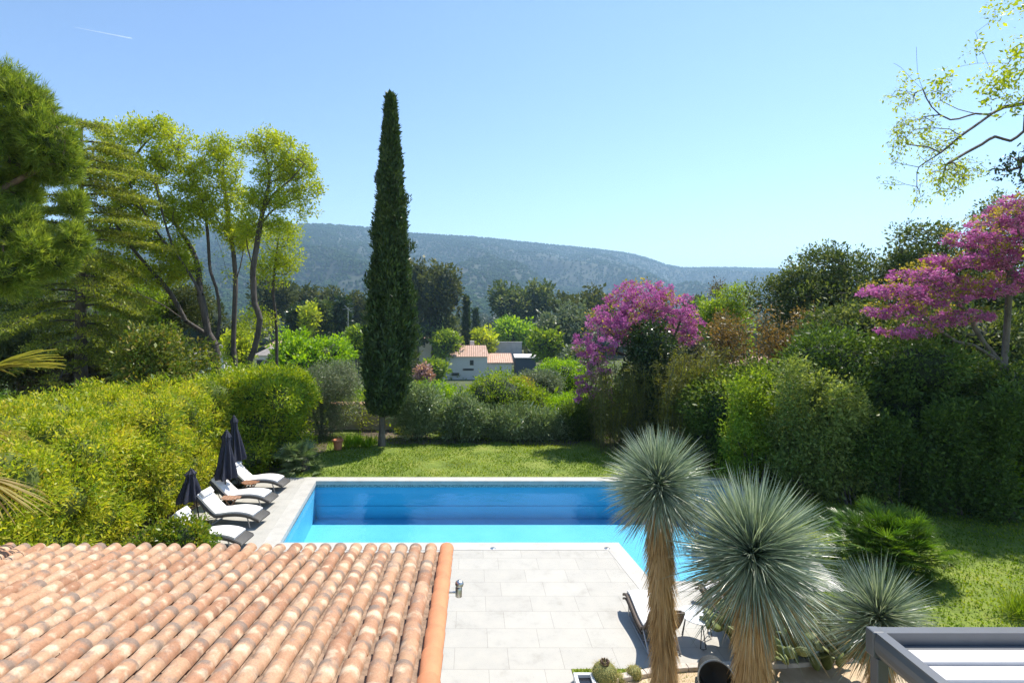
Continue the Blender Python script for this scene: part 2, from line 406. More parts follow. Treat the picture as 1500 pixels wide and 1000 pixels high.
# soil under the planting
M_soil = plain('soil', (.11, .085, .055), .95, var=.5, scale=3, bmp=.8, bd=.04)
def sheet(name, pts, z, mat, thick=0.0, parent=None, kind='structure'):
    bm = bmesh.new(); vs_ = [bm.verts.new((p[0], p[1], z)) for p in pts]; f = bm.faces.new(vs_)
    if thick:
        g = bmesh.ops.extrude_face_region(bm, geom=[f]); 
        for v in g['geom']:
            if isinstance(v, bmesh.types.BMVert): v.co.z -= thick
    if thick: bmesh.ops.recalc_face_normals(bm, faces=bm.faces[:])
    else: f.normal_update(); f.normal_flip() if f.normal.z < 0 else None
    me = bpy.data.meshes.new(name); bm.to_mesh(me); bm.free()
    o = link(name, me, mat, parent); 
    if kind: tag(o, kind=kind)
    return o
sheet('planting_soil', [(9.2, 21.2), (12, 19.6), (15.5, 17.3), (24, 15.6), (24, 30), (-13, 30), (-13, 27.2), (-4, 24.9), (2, 25.0), (6.6, 24.6)], .012, M_soil)
sheet('hedge_soil', [(-22, 6), (-9.0, 6), (-8.9, 20.1), (-6.8, 20.6), (-6.6, 24), (-8, 30), (-22, 30)], .018, M_soil)

# ================================================================== terrace
m, t, b = nt('paving'); p_ = pos(t); mp = N(t, 'ShaderNodeMapping'); mp.inputs['Location'].default_value = (.31, -.475, 0); L(t, p_, mp.inputs['Vector'])
br = N(t, 'ShaderNodeTexBrick'); L(t, mp.outputs[0], br.inputs['Vector']); br.offset = .37; br.offset_frequency = 2; br.squash = 1
for k_, v_ in (('Scale', 1.0), ('Mortar Size', .006), ('Mortar Smooth', .3), ('Brick Width', 1.0), ('Row Height', .5985), ('Bias', 0.0)): br.inputs[k_].default_value = v_
br.inputs['Color1'].default_value = (.405, .39, .358, 1); br.inputs['Color2'].default_value = (.432, .417, .383, 1); br.inputs['Mortar'].default_value = (.30, .285, .255, 1)
nn = noise(t, 2.2, 7, .65, p_); rr = ramp(t, [(.28, (.80, .79, .77)), (.45, (.97, .97, .97)), (.7, (1.06, 1.05, 1.03))], nn.outputs['Fac'])
mx = N(t, 'ShaderNodeMix', data_type='RGBA', blend_type='MULTIPLY'); mx.inputs[0].default_value = 1; L(t, br.outputs['Color'], mx.inputs[6]); L(t, rr.outputs[0], mx.inputs[7])
L(t, mx.outputs[2], b.inputs['Base Color']); b.inputs['Roughness'].default_value = .7
bn = bump(t, b, br.outputs['Fac'], .4, .004); bn.invert = True
M_pave = m
def poly_hole(name, outer, hole, z, mat, thick, parent=None, floor=True):
    bm = bmesh.new(); loops = []
    for pts in (outer, hole):
        if not pts: continue
        v = [bm.verts.new((p[0], p[1], z)) for p in pts]; loops += [bm.edges.new((v[i], v[(i+1) % len(v)])) for i in range(len(v))]
    bmesh.ops.triangle_fill(bm, use_beauty=True, use_dissolve=False, edges=loops)
    if thick:
        g = bmesh.ops.extrude_face_region(bm, geom=bm.faces[:])
        for v in g['geom']:
            if isinstance(v, bmesh.types.BMVert): v.co.z -= thick
    bmesh.ops.recalc_face_normals(bm, faces=bm.faces[:]); me = bpy.data.meshes.new(name); bm.to_mesh(me); bm.free()
    return link(name, me, mat, parent)
BED = [(1.8, 9.46), (7.5, 9.46)]
terr = [(-10.2, 20.0), (-6.258, 20.0), (-5.705, 14.92+.02)]
# coping edge (outer outline of the pool) shared with the terrace
cp = POOL_OUT
T1 = [(-12, 1), (1.8, 1), (1.8, 9.46), (7.8, 9.46), (7.8, 12.03), cp[3], cp[4], cp[5], cp[0], (-12, 20.12)]
T1[5] = (cp[3][0], 12.03)
tag(poly_hole('terrace', T1, None, 0.0, M_pave, .12), kind='structure')
# ------------------------------------------------------------------ pool
pool = thing('swimming_pool', 'blue lined swimming pool with pale stone coping beside the terrace', 'pool', (0, 17, 0))
M_coping = plain('coping_stone', (.45, .432, .40), .65, var=.10, scale=2.5, bmp=.1)
oc = poly_hole('coping', [(p[0], p[1]-17) for p in POOL_OUT], [(p[0], p[1]-17) for p in offset_poly(POOL, -.03)], .007, M_coping, .14, pool)
def walls(name, poly, z0, z1, mat, parent, off=0.0):
    mb = MB(); n = len(poly); 
    for i in range(n):
        a, c = poly[i], poly[(i+1) % n]; mb.add([(a[0], a[1]-17, z0), (c[0], c[1]-17, z0), (c[0], c[1]-17, z1), (a[0], a[1]-17, z1)], [(0, 1, 2, 3)])
    return mb
m, t, b = nt('pool_liner'); n = noise(t, 1.1, 3, .5, pos(t)); r = ramp(t, [(.3, (.10, .49, .76)), (.7, (.125, .54, .80))], n.outputs['Fac']); L(t, r.outputs[0], b.inputs['Base Color']); b.inputs['Roughness'].default_value = .5; M_liner = m
mb = walls('liner', POOL, -1.40, -.21, M_liner, pool)
mb.add([(p[0], p[1]-17, -1.40) for p in POOL], [tuple(range(6))])
me = mb.build('liner', M_liner, pool)
for f in me.data.polygons: pass
# bench along the far wall
mb = MB().box(((-5.83+9.6)/2-.02, 19.7-17-.02, (-.93-1.40)/2), (15.3, .04, .47), b=.012); mb.build('bench', M_liner, pool)
m, t, b = nt('mosaic'); p_ = pos(t); mp = N(t, 'ShaderNodeMapping'); L(t, p_, mp.inputs['Vector'])
vo = N(t, 'ShaderNodeTexVoronoi'); vo.feature = 'F1'; vo.distance = 'CHEBYCHEV'; vo.inputs['Scale'].default_value = 32; vo.inputs['Randomness'].default_value = 0; L(t, p_, vo.inputs['Vector'])
r = ramp(t, [(0, (.10, .16, .18)), (.5, (.20, .27, .27)), (1, (.34, .40, .38))], None); wn = N(t, 'ShaderNodeTexWhiteNoise'); L(t, vo.outputs['Position'], wn.inputs['Vector']); L(t, wn.outputs['Value'], r.inputs['Fac']); L(t, r.outputs[0], b.inputs['Base Color']); b.inputs['Roughness'].default_value = .25; M_mosaic = m
walls('w', offset_poly(POOL, -.012), -.235, -.10, M_mosaic, pool).build('tile_band', M_mosaic, pool)
M_steel = plain('steel', (.55, .55, .56), .25, 1.0, .05)
m, t, b = nt('pool_water'); 
for nd in list(t.nodes):
    if nd.type != 'OUTPUT_MATERIAL': t.nodes.remove(nd)
out = t.nodes['Material Output']; p_ = pos(t)
tr = N(t, 'ShaderNodeBsdfTransparent'); tr.inputs[0].default_value = (.93, .98, 1, 1); gl = N(t, 'ShaderNodeBsdfGlossy'); gl.inputs['Roughness'].default_value = .02
nz = noise(t, 3.0, 3, .55, p_); bp = N(t, 'ShaderNodeBump'); bp.inputs['Strength'].default_value = .3; bp.inputs['Distance'].default_value = .05; L(t, nz.outputs['Fac'], bp.inputs['Height']); L(t, bp.outputs[0], gl.inputs['Normal'])
fr = N(t, 'ShaderNodeFresnel'); fr.inputs['IOR'].default_value = 1.33; L(t, bp.outputs[0], fr.inputs['Normal'])
ms = N(t, 'ShaderNodeMixShader'); L(t, fr.outputs[0], ms.inputs[0]); L(t, tr.outputs[0], ms.inputs[1]); L(t, gl.outputs[0], ms.inputs[2]); L(t, ms.outputs[0], out.inputs['Surface'])
sheet('pool_water', offset_poly(POOL, -.013)[::-1], -.225, m)
# skimmer lids in the deck
for (px, py) in ((722, 803), (889, 803)):
    g = G(px, py); mb = MB(); mb.lathe((0, 0, .0), [(.0, .012), (.05, .012), (.065, .002)], 20); e = thing('deck_inlet', 'small round steel cover in the paving %s' % ('nearest the tiled roof' if px < 800 else 'near the pool corner by the tall grey yucca'), 'drain cover', g, 0, 'round covers along the near edge of the pool'); mb.build('lid', M_steel, e, True); MB().lathe((0, 0, .0), [(.075, .003), (.075, .008), (.062, .008), (.062, .003)], 20, cap=False).build('ring', M_steel, e)

# ================================================================== planting bed at the front right
sheet('grass_strip', [(1.81, 8.2), (1.81, 9.45), (7.79, 9.45), (7.79, 9.0), (4.6, 8.75), (3.2, 8.9), (2.4, 8.4)], .01, M_ground)
q = R.uniform([1.83, 8.3], [5.4, 9.44], (16000, 2)); n = len(q); Pt = np.stack([q[:, 0], q[:, 1], np.full(n, .008)], 1); U = R.normal(size=(n, 3))*.4; U[:, 2] = 1; U = unit(U)
V, F = leafquads(Pt, U, unit(R.normal(size=(n, 3))), R.uniform(.02, .05, n), R.uniform(.008, .016, n), .35)
tag(npmesh('strip_grass', V, F, M_grass, rnd=R.uniform(0, 1, n)), 'narrow strip of green turf between the terrace and the stone bed edging', 'grass', kind='stuff')
m, t, b = nt('sand'); p_ = pos(t); n1 = noise(t, 2, 6, .6, p_); n2 = noise(t, 70, 3, .8, p_); r = ramp(t, [(.3, (.44, .31, .19)), (.6, (.62, .48, .33)), (.8, (.66, .55, .42))], n1.outputs['Fac'])
L(t, r.outputs[0], b.inputs['Base Color']); b.inputs['Roughness'].default_value = .9; bump(t, b, n2.outputs['Fac'], .8, .01); M_sand = m
g_edge = [G(x, y) for x, y in ((868, 1004), (905, 999), (945, 991), (985, 984), (1030, 981), (1090, 979), (1150, 977), (1215, 972), (1262, 966), (1330, 950), (1420, 940))]
sand = [(p[0], p[1]-.02) for p in g_edge] + [(9.6, 6.0), (9.6, 4), (2.2, 4), (1.9, 8.0)]
sheet('sand_bed', sand, .03, M_sand)
M_kerb = plain('edging_stone', (.52, .46, .40), .8, var=.25, scale=5, bmp=.4)
kb = thing('bed_edging', 'pale stone edging curving round the sandy cactus bed', 'edging', g_edge[4]); pts = spline([(p[0], p[1], 0.0) for p in g_edge], .42); mb = MB()
for i in range(len(pts)-1):
    a, c = pts[i], pts[i+1]; mid = (a+c)/2; l = np.linalg.norm(c-a); an = math.atan2(c[1]-a[1], c[0]-a[0]); mb.box((mid[0], mid[1], .045+.006*random.random()), (l*.97, .13, .12), an, r=random.random(), b=.012)
mb.build('stones', M_kerb, kb, world=True)
# ================================================================== tiled roof outbuilding
EY, EZ, SL, RX = 7.42, 3.03, .118, -.42         # eave distance, eave height, slope, right edge
def roofz(y): return EZ + (EY-y)*SL
m, t, b = nt('clay_tile'); p_ = pos(t)
a = N(t, 'ShaderNodeAttribute'); a.attribute_name = 'rnd'
r = ramp(t, [(0, (.33, .165, .09)), (.3, (.40, .21, .12)), (.55, (.455, .26, .15)), (.8, (.49, .30, .185)), (1, (.40, .235, .14))], a.outputs['Fac'])
n1 = noise(t, 5.5, 5, .65, p_); r1 = ramp(t, [(.53, (0, 0, 0)), (.66, (.8, .8, .8))], n1.outputs['Fac'])      # grey lichen
m1 = N(t, 'ShaderNodeMix', data_type='RGBA'); L(t, r1.outputs[0], m1.inputs[0]); L(t, r.outputs[0], m1.inputs[6]); m1.inputs[7].default_value = (.25, .19, .15, 1)
pw = N(t, 'ShaderNodeVectorMath', operation='ADD'); L(t, p_, pw.inputs[0]); pw.inputs[1].default_value = (31, 7, 3)
n2 = noise(t, 4.2, 4, .55, pw.outputs[0]); r2 = ramp(t, [(.585, (0, 0, 0)), (.67, (.85, .85, .85))], n2.outputs['Fac'])   # pale lime bloom
m2 = N(t, 'ShaderNodeMix', data_type='RGBA'); L(t, r2.outputs[0], m2.inputs[0]); L(t, m1.outputs[2], m2.inputs[6]); m2.inputs[7].default_value = (.58, .42, .29, 1)
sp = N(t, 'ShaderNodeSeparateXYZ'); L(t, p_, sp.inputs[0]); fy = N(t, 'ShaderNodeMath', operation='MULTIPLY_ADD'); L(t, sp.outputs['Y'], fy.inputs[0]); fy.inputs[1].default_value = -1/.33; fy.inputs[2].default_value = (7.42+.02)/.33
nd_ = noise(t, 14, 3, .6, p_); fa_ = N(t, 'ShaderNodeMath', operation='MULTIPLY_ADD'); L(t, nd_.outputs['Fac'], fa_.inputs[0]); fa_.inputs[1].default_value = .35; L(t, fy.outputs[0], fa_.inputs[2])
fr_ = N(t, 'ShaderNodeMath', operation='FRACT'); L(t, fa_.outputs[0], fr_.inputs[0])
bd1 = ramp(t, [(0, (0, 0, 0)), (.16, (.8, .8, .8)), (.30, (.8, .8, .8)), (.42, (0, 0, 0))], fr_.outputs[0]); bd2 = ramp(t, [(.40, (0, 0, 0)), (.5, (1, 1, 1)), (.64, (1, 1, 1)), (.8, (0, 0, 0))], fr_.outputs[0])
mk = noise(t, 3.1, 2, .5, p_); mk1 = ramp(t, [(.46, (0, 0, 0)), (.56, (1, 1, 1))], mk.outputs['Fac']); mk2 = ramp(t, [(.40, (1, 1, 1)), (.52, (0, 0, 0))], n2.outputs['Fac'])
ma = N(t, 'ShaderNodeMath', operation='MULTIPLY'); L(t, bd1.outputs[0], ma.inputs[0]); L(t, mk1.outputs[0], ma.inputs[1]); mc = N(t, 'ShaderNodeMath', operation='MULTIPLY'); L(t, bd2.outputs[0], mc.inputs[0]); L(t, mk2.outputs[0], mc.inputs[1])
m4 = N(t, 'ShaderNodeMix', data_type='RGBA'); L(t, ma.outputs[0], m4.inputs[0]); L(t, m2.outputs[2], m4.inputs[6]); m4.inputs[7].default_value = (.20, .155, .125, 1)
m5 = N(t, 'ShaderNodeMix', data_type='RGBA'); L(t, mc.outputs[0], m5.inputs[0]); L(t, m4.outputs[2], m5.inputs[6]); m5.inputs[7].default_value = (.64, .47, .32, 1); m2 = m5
n3 = noise(t, 45, 4, .7, p_); r3 = ramp(t, [(.25, (.78, .76, .74)), (.7, (1.1, 1.1, 1.1))], n3.outputs['Fac'])
m3 = N(t, 'ShaderNodeMix', data_type='RGBA', blend_type='MULTIPLY'); m3.inputs[0].default_value = 1; L(t, m2.outputs[2], m3.inputs[6]); L(t, r3.outputs[0], m3.inputs[7])
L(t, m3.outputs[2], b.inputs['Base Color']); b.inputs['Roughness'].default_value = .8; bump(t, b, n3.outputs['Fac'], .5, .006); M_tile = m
M_chan = plain('channel_tile', (.27, .18, .125), .9, var=.55, scale=10, bmp=.6, bd=.02)
M_mortar = plain('tile_mortar', (.42, .30, .22), .9, var=.4, scale=9, bmp=.7, bd=.02)
M_rake = plain('orange_tile', (.56, .225, .105), .75, var=.14, scale=4, bmp=.3)
M_plaster = plain('plaster', (.62, .54, .43), .9, var=.06, scale=4, bmp=.2)
ob = thing('outbuilding', 'low outbuilding with a weathered terracotta tile roof in front of the pool', 'building', (-4.5, 4.5, 0))
def tile_np(x, y0, L_, r0, r1, z0, z1, th, up, k=10, jit=0.0):
    """half round tile, low end (towards the eave) at y0; up=+1 cover, -1 channel"""
    an = np.linspace(0, math.pi, k+1); ys = [y0, y0-L_]; zs = [z0, z1]; rs = [r0, r1]; V = []
    for (yy, zz, rr) in zip(ys, zs, rs):
        for q in (rr, rr-th):
            V.append(np.stack([x+q*np.cos(an)+0*an, np.full(k+1, yy), zz+up*q*np.sin(an)*.92], 1))
    V = np.concatenate(V); n = k+1; j = np.arange(k)
    o0, i0, o1, i1 = 0, n, 2*n, 3*n
    F = [np.stack([o0+j, o0+j+1, o1+j+1, o1+j], 1), np.stack([i0+j+1, i0+j, i1+j, i1+j+1], 1), np.stack([i0+j, i0+j+1, o0+j+1, o0+j], 1)]
    F.append(np.array([[o0, o1, i1, i0], [o0+k, i0+k, i1+k, o1+k]]))
    return V, np.concatenate(F)
parts = []; cparts = []; pitch = .2125; expo = .33
ncol = 48
for c in range(ncol):
    x = RX-.13-.02 - c*pitch
    for k_ in range(22):
        y0 = EY+.02 - k_*expo + R.normal()*.008
        xx = x+R.normal()*.005; zz = roofz(y0)+.045; dz = .40*SL
        V, F = tile_np(xx, y0, .42, .088+R.normal()*.003, .070, zz+.017+R.normal()*.003, zz+dz-.006, .012, 1)
        V[:, 0] += (EY-V[:, 1]*1.0-k_*expo)*R.normal()*.012
        rv_ = np.clip(.52+R.normal()*.24, 0, 1)
        parts.append((V, F, np.full(len(F), rv_)))
        xc = x+pitch/2; V, F = tile_np(xc, y0-.06, .40, .074, .086, zz+.045, zz+dz+.03, .012, -1)
        cparts.append((V, F, np.full(len(F), np.clip(.2+R.normal()*.25, 0, 1))))
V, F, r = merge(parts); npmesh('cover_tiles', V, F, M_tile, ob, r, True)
V, F, r = merge(cparts); npmesh('channel_tiles', V, F, M_chan, ob, r, True)
for o in ob.children:
    try: o.data.set_sharp_from_angle(angle=math.radians(50))
    except Exception: pass
LX = RX-ncol*pitch
mb = MB(); y1 = EY-.06; y0 = 1.0
mb.add([(LX, y1, roofz(y1)-.035), (RX-.06, y1, roofz(y1)-.035), (RX-.06, y0, roofz(y0)-.035), (LX, y0, roofz(y0)-.035),
        (LX, y1, roofz(y1)-.13), (RX-.06, y1, roofz(y1)-.13), (RX-.06, y0, roofz(y0)-.13), (LX, y0, roofz(y0)-.13)],
       [(0, 1, 2, 3), (7, 6, 5, 4), (0, 4, 5, 1), (1, 5, 6, 2), (2, 6, 7, 3), (3, 7, 4, 0)]); mb.build('roof_deck', M_mortar, ob, world=True)
parts = []
for k_ in range(17):
    y0 = EY+.07-k_*.40; V, F = tile_np(RX+.075, y0, .46, .098, .088, roofz(y0)+.045, roofz(y0-.46)+.03, .014, 1, 14); parts.append((V, F, np.full(len(F), R.uniform())))
V, F, r = merge(parts); npmesh('verge_tiles', V, F, M_rake, ob, r, True)
ob.children[-1].data.set_sharp_from_angle(angle=math.radians(50)) if hasattr(bpy.types.Mesh, 'set_sharp_from_angle') else None
mb = MB(); ww = .25
x0, x1, ya, yb = LX+.25, RX-.02, 1.0, EY-.35
hz = 2.9
mb.box(((x0+x1)/2, yb-ww/2, hz/2), (x1-x0, ww, hz)); mb.box((x1-ww/2, (ya+yb-ww)/2, hz/2+.02), (ww, yb-ww-ya, hz+.04)); mb.box((x0+ww/2, (ya+yb-ww)/2, hz/2), (ww, yb-ww-ya, hz))
mb.build('wall', M_plaster, ob, world=True)
# wall spotlight beside the verge
lp = P(672, 861, 6.35); M_chrome = plain('chrome', (.55, .55, .55), .38, 1.0, .03)
e = thing('wall_spotlight', 'small chrome cylinder spotlight on the gable wall beside the orange verge tiles', 'wall light', lp)
MB().lathe((0, 0, -.10), [(.0, 0), (.036, 0), (.040, .005), (.040, .11), (.036, .115), (0, .115)], 24).build('body', M_chrome, e, True)
MB().lathe((.008, 0, .04), [(.0, -.03), (.03, -.025), (.046, -.01), (.052, .012), (.046, .035), (.028, .052), (0, .058)], 28).build('head', M_chrome, e, True)
mb = MB().tube([(-.27, 0, -.05), (-.03, 0, -.05)], .013, 10); mb.lathe((-.272, 0, -.05), [(.035, 0), (.035, .02), (.0, .02)], 20, ax=(1, 0, 0)); mb.build('bracket', M_chrome, e, True)

# ================================================================== loungers, umbrellas, tables on the left deck
M_frame = plain('wicker_grey', (.055, .052, .05), .6, var=.4, scale=60, bmp=.6, bd=.004)
M_wick = plain('wicker_brown', (.085, .06, .045), .6, var=.4, scale=60, bmp=.6, bd=.004)
M_alu = plain('aluminium', (.45, .45, .46), .35, .9, .05)
M_cush = plain('white_cushion', (.80, .78, .77), .9, var=.03, scale=5, bmp=.15, bd=.01)
M_navy = plain('navy_canvas', (.022, .024, .042), .85, var=.2, scale=20, bmp=.3, bd=.005)
M_pole = plain('dark_metal', (.03, .03, .034), .4, .6, .1)
M_wood = plain('teak', (.26, .12, .06), .6, var=.3, scale=12, bmp=.3)
def curve(pts, n=6): return [tuple(p) for p in spline([(x, 0, z) for x, z in pts], 1/n*.5)[:, [0, 2]]]
prof_s = curve([(0, .22), (.12, .27), (.35, .345), (.65, .37), (.95, .345), (1.2, .30), (1.38, .29)], 8)      # foot (x=0) to seat
prof_b = curve([(1.36, .30), (1.5, .37), (1.68, .53), (1.86, .71), (2.0, .84)], 8)
def make_lounger():
    e = thing('sun_lounger', 'x', 'sun lounger', (0, 0, 0))
    mb = MB().sweep(prof_s, .64, .035)
    for s in (-1, 1): mb.sweep([(x, z-.035) for x, z in prof_s], .045, .085, s*.31)
    mb.sweep([(-.03, .18), (.06, .225), (.14, .26)], .66, .06); mb.build('frame', M_frame, e, True)
    mb = MB().sweep(prof_b, .62, .03)
    for s in (-1, 1): mb.sweep([(x+.02, z-.03) for x, z in prof_b], .04, .07, s*.30)
    mb.build('backrest', M_frame, e, True)
    c1 = [(x, z+.035) for x, z in prof_s if x > .17]; c2 = [(x-.03, z+.03) for x, z in prof_b if x > 1.42]
    MB().sweep(c1+c2[:], .58, .075).build('cushion', M_cush, e, True)
    MB().sweep([(c2[-1][0]-.16, c2[-1][1]-.085), (c2[-1][0]-.10, c2[-1][1]-.02), (c2[-1][0]-.04, c2[-1][1]+.035)], .50, .12).build('head_pillow', M_cush, e, True)
    for s in (-1, 1):
        MB().tube([(.36, s*.29, .33), (.30, s*.29, .16), (.26, s*.29, .0)], .018, 8).build('leg', M_alu, e, True)
        MB().tube([(1.22, s*.29, .30), (1.42, s*.29, .15), (1.50, s*.29, .0)], .018, 8).build('leg', M_alu, e, True)
        MB().tube([(1.30, s*.27, .27), (1.62, s*.27, .20), (1.80, s*.27, .60)], .011, 6).build('back_strut', M_pole, e, True)
    MB().tube([(1.5, -.29, .02), (1.5, .29, .02)], .014, 6).build('crossbar', M_alu, e, True)
    return e
RZ = math.radians(180-6)
spots = [(-6.62, 18.75, 'sun lounger with white cushion farthest along the pool, nearest the spiky fan palm'),
         (-6.50, 17.25, 'sun lounger with white cushion between the two tall closed umbrellas'),
         (-6.22, 15.75, 'sun lounger with white cushion beside the short drooping umbrella'),
         (-6.08, 14.22, 'sun lounger with white cushion nearest the tiled roof, half hidden by a leafy shrub')]
L0 = make_lounger(); gl_ = 'white cushioned sun loungers lined up on the left deck'
for i, (x, y, lab) in enumerate(spots):
    if i == 0: L0.location = (x, y, 0); L0.rotation_euler = (0, 0, RZ+.02); tag(L0, lab, group=gl_)
    else: dup(L0, (x, y, 0), RZ+[0, .02, -.015, .01][i], lab, gl_)
def umbrella(base, H, zc, w, lean, label, swing=0.0):
    e = thing('garden_umbrella', label, 'umbrella', base, 0, 'closed navy umbrellas by the sun loungers'); top = Vector((lean[0], lean[1], H))
    pt = lambda z: Vector((lean[0]*z/H, lean[1]*z/H, z))
    MB().tube([(0, 0, .0), pt(H*.5), pt(H-.03)], .021, 10).build('pole', M_pole, e, True)
    MB().lathe((0, 0, 0), [(0, .06), (.05, .06), (.24, .045), (.26, .02), (.26, 0)], 28).build('base', M_pole, e, True)
    ax = tuple(top.normalized()); Hc = H-zc
    prof = [(w*.50, 0), (w*.53, .06*Hc), (w*.44, .25*Hc), (w*.33, .5*Hc), (w*.25, .66*Hc), (w*.20, .78*Hc), (w*.24, .84*Hc), (w*.27, .87*Hc), (w*.16, .94*Hc), (.03, Hc)]
    wob = lambda a_, z: 1+.26*math.sin(8*a_)*(1-.6*z/Hc)+.10*math.sin(3*a_+z*3)+.04*math.sin(17*a_+z*7)
    mb = MB().lathe((0, 0, 0), prof, 64, ax=ax, wob=wob); o = pt(zc); 
    mb.v = [(v[0]+o.x+swing*max(0, 1-v[2]/Hc), v[1]+o.y, v[2]+o.z) for v in mb.v]; mb.build('canopy', M_navy, e, True)
    q = pt(zc+.30*Hc)
    MB().lathe(tuple(pt(H-.04)), [(.05, 0), (.05, .03), (.02, .05), (.015, .08), (0, .085)], 16, ax=ax).build('finial', M_navy, e, True)
    return e
umbrella((-8.44, 19.1, 0), 2.56, .95, .50, (-.18, .0), 'tallest closed navy umbrella, farthest from the tiled roof')
umbrella((-8.15, 17.4, 0), 2.42, .86, .56, (.06, 0), 'closed navy umbrella in the middle, standing over a round wooden side table')
umbrella((-8.12, 15.75, 0), 1.66, .72, .58, (-.27, 0), 'short closed navy umbrella leaning towards the hedge, its fabric drooping', -.22)
M_wood2 = plain('teak_worn', (.34, .19, .12), .65, var=.3, scale=12, bmp=.3)
def side_table(loc, r, h, label, mat, rz=0):
    e = thing('side_table', label, 'side table', loc, rz, 'low wooden side tables between the sun loungers')
    mb = MB()
    for i in range(6):
        x = -r+r/6+i*r/3; hl = math.sqrt(max(.01, r*r-x*x*.9)); mb.box((x, 0, h-.012), (r/3-.012, hl*2, .022), b=.004, r=random.random())
    mb.build('tabletop', mat, e)
    for (sx_, sy_) in ((-1, -1), (1, -1), (-1, 1), (1, 1)):
        MB().tube([(sx_*r*.6, sy_*r*.5, h-.03), (-sx_*r*.35, sy_*r*.5, .0)], .016, 6).build('leg', mat, e)
    MB().box((0, 0, h-.04), (r*1.3, r*1.1, .03)).build('apron', mat, e)
side_table((-7.72, 16.98, 0), .30, .40, 'worn wooden side table next to the middle umbrella pole', M_wood2, .1)
side_table((-7.72, 18.42, 0), .28, .40, 'dark red wooden side table next to the tallest umbrella', M_wood, -.2)

# ================================================================== front right: two chaises and the round table
prof_r = curve([(0, .30), (.10, .36), (.24, .40), (.5, .36), (.8, .30), (1.05, .28), (1.2, .29)], 8)
prof_rb = curve([(1.18, .29), (1.35, .40), (1.52, .62), (1.66, .86)], 8)
def chaise(loc, rz, label):
    e = thing('chaise_longue', label, 'chaise longue', loc, rz, 'brown wicker chaises facing the pool'); W = .66
    mb = MB().sweep(prof_r, W, .03)
    for s in (-1, 1):
        mb.sweep([(x, z-.02) for x, z in prof_r], .035, .05, s*W/2); mb.sweep([(x, z-.10) for x, z in prof_r], .03, .04, s*W/2)
    mb.build('frame', M_wick, e, True)
    MB().sweep(prof_rb, W, .045).build('backrest', M_wick, e, True)
    MB().sweep([(x, z+.03) for x, z in prof_r if x > .05]+[(x-.03, z+.045) for x, z in prof_rb if x > 1.25], W-.10, .06).build('cushion', M_cush, e, True)
    for s in (-1, 1):
        MB().tube([(.25, s*(W/2-.03), .34), (.30, s*(W/2-.03), .03), (.34, s*(W/2-.03), .012), (1.50, s*(W/2-.03), .012), (1.54, s*(W/2-.03), .03), (1.22, s*(W/2-.03), .30)], .014, 8).build('runner', M_alu, e, True)
    for x in (.5, .8, 1.1, 1.45): MB().tube([(x, -W/2+.03, .012), (x, W/2-.03, .012)], .010, 6).build('crossbar', M_alu, e, True)
    MB().tube([(1.05, -W/2+.05, .26), (1.5, -W/2+.05, .55)], .01, 6).build('back_strut', M_alu, e, True)
    return e
chaise((3.62, 11.35, 0), math.radians(-90), 'brown wicker chaise seen from behind, beside the tall thin yucca trunk')
chaise((5.35, 11.75, 0), math.radians(-90), 'brown wicker chaise mostly hidden behind the big bushy yucca head')
gt = thing('round_table', 'round white topped table on thin wire legs between the two chaises', 'table', (4.44, 10.26, 0))
M_white = plain('white_top', (.68, .70, .72), .35, var=.04, scale=6)
MB().lathe((0, 0, .49), [(0, 0), (.33, 0), (.345, .008), (.345, .02), (.33, .026), (0, .026)], 40).build('tabletop', M_white, gt, True)
for i in range(3):
    a_ = i*2*math.pi/3+.4; ca, sa = math.cos(a_), math.sin(a_)
    MB().tube([(.22*ca, .22*sa, .49), (.30*ca-.05*sa, .30*sa+.05*ca, .03), (.29*ca, .29*sa, .01), (.30*ca+.05*sa, .30*sa-.05*ca, .03), (.22*ca, .22*sa, .49)], .009, 6).build('leg', M_pole, gt, True)

# garden spotlight, leaning pot
e = thing('garden_spotlight', 'square white garden light with dark lens beside the largest barrel cactus', 'garden light', G(857, 1006))
mb = MB(); s_ = .17
for (cx, cy, dx, dy) in ((0, s_-.03, .34, .06), (0, -s_+.03, .34, .06), (s_-.03, 0, .06, .22), (-s_+.03, 0, .06, .22)): mb.box((cx, cy, .07), (dx, dy, .14), b=.006)
mb.build('housing', M_white, e); MB().box((0, 0, .05), (.22, .22, .07), b=.004).build('lens', plain('dark_glass', (.02, .02, .025), .1), e)
pp = P(1050, 992, 8.75); M_pot = plain('dark_pot', (.03, .033, .033), .6, .0, .2, scale=7, bmp=.2); M_potrim = plain('pot_rim', (.30, .32, .32), .35, .7, .1)
e = thing('metal_pot', 'dark round metal pot lying on its side between the yucca trunks', 'pot', (pp[0], pp[1], .0)); axv = (-.25, -.9, .28)
MB().lathe((0, 0, .30), [(.23, -.5), (.25, -.25), (.29, 0), (.295, .02), (.275, .02), (.26, -.02), (.22, -.30), (.0, -.42)], 40, ax=axv).build('body', M_pot, e, True)
MB().lathe((0, 0, .30), [(.288, .0), (.302, .004), (.302, .024), (.284, .028)], 40, ax=axv, cap=False).build('rim', M_potrim, e, True)

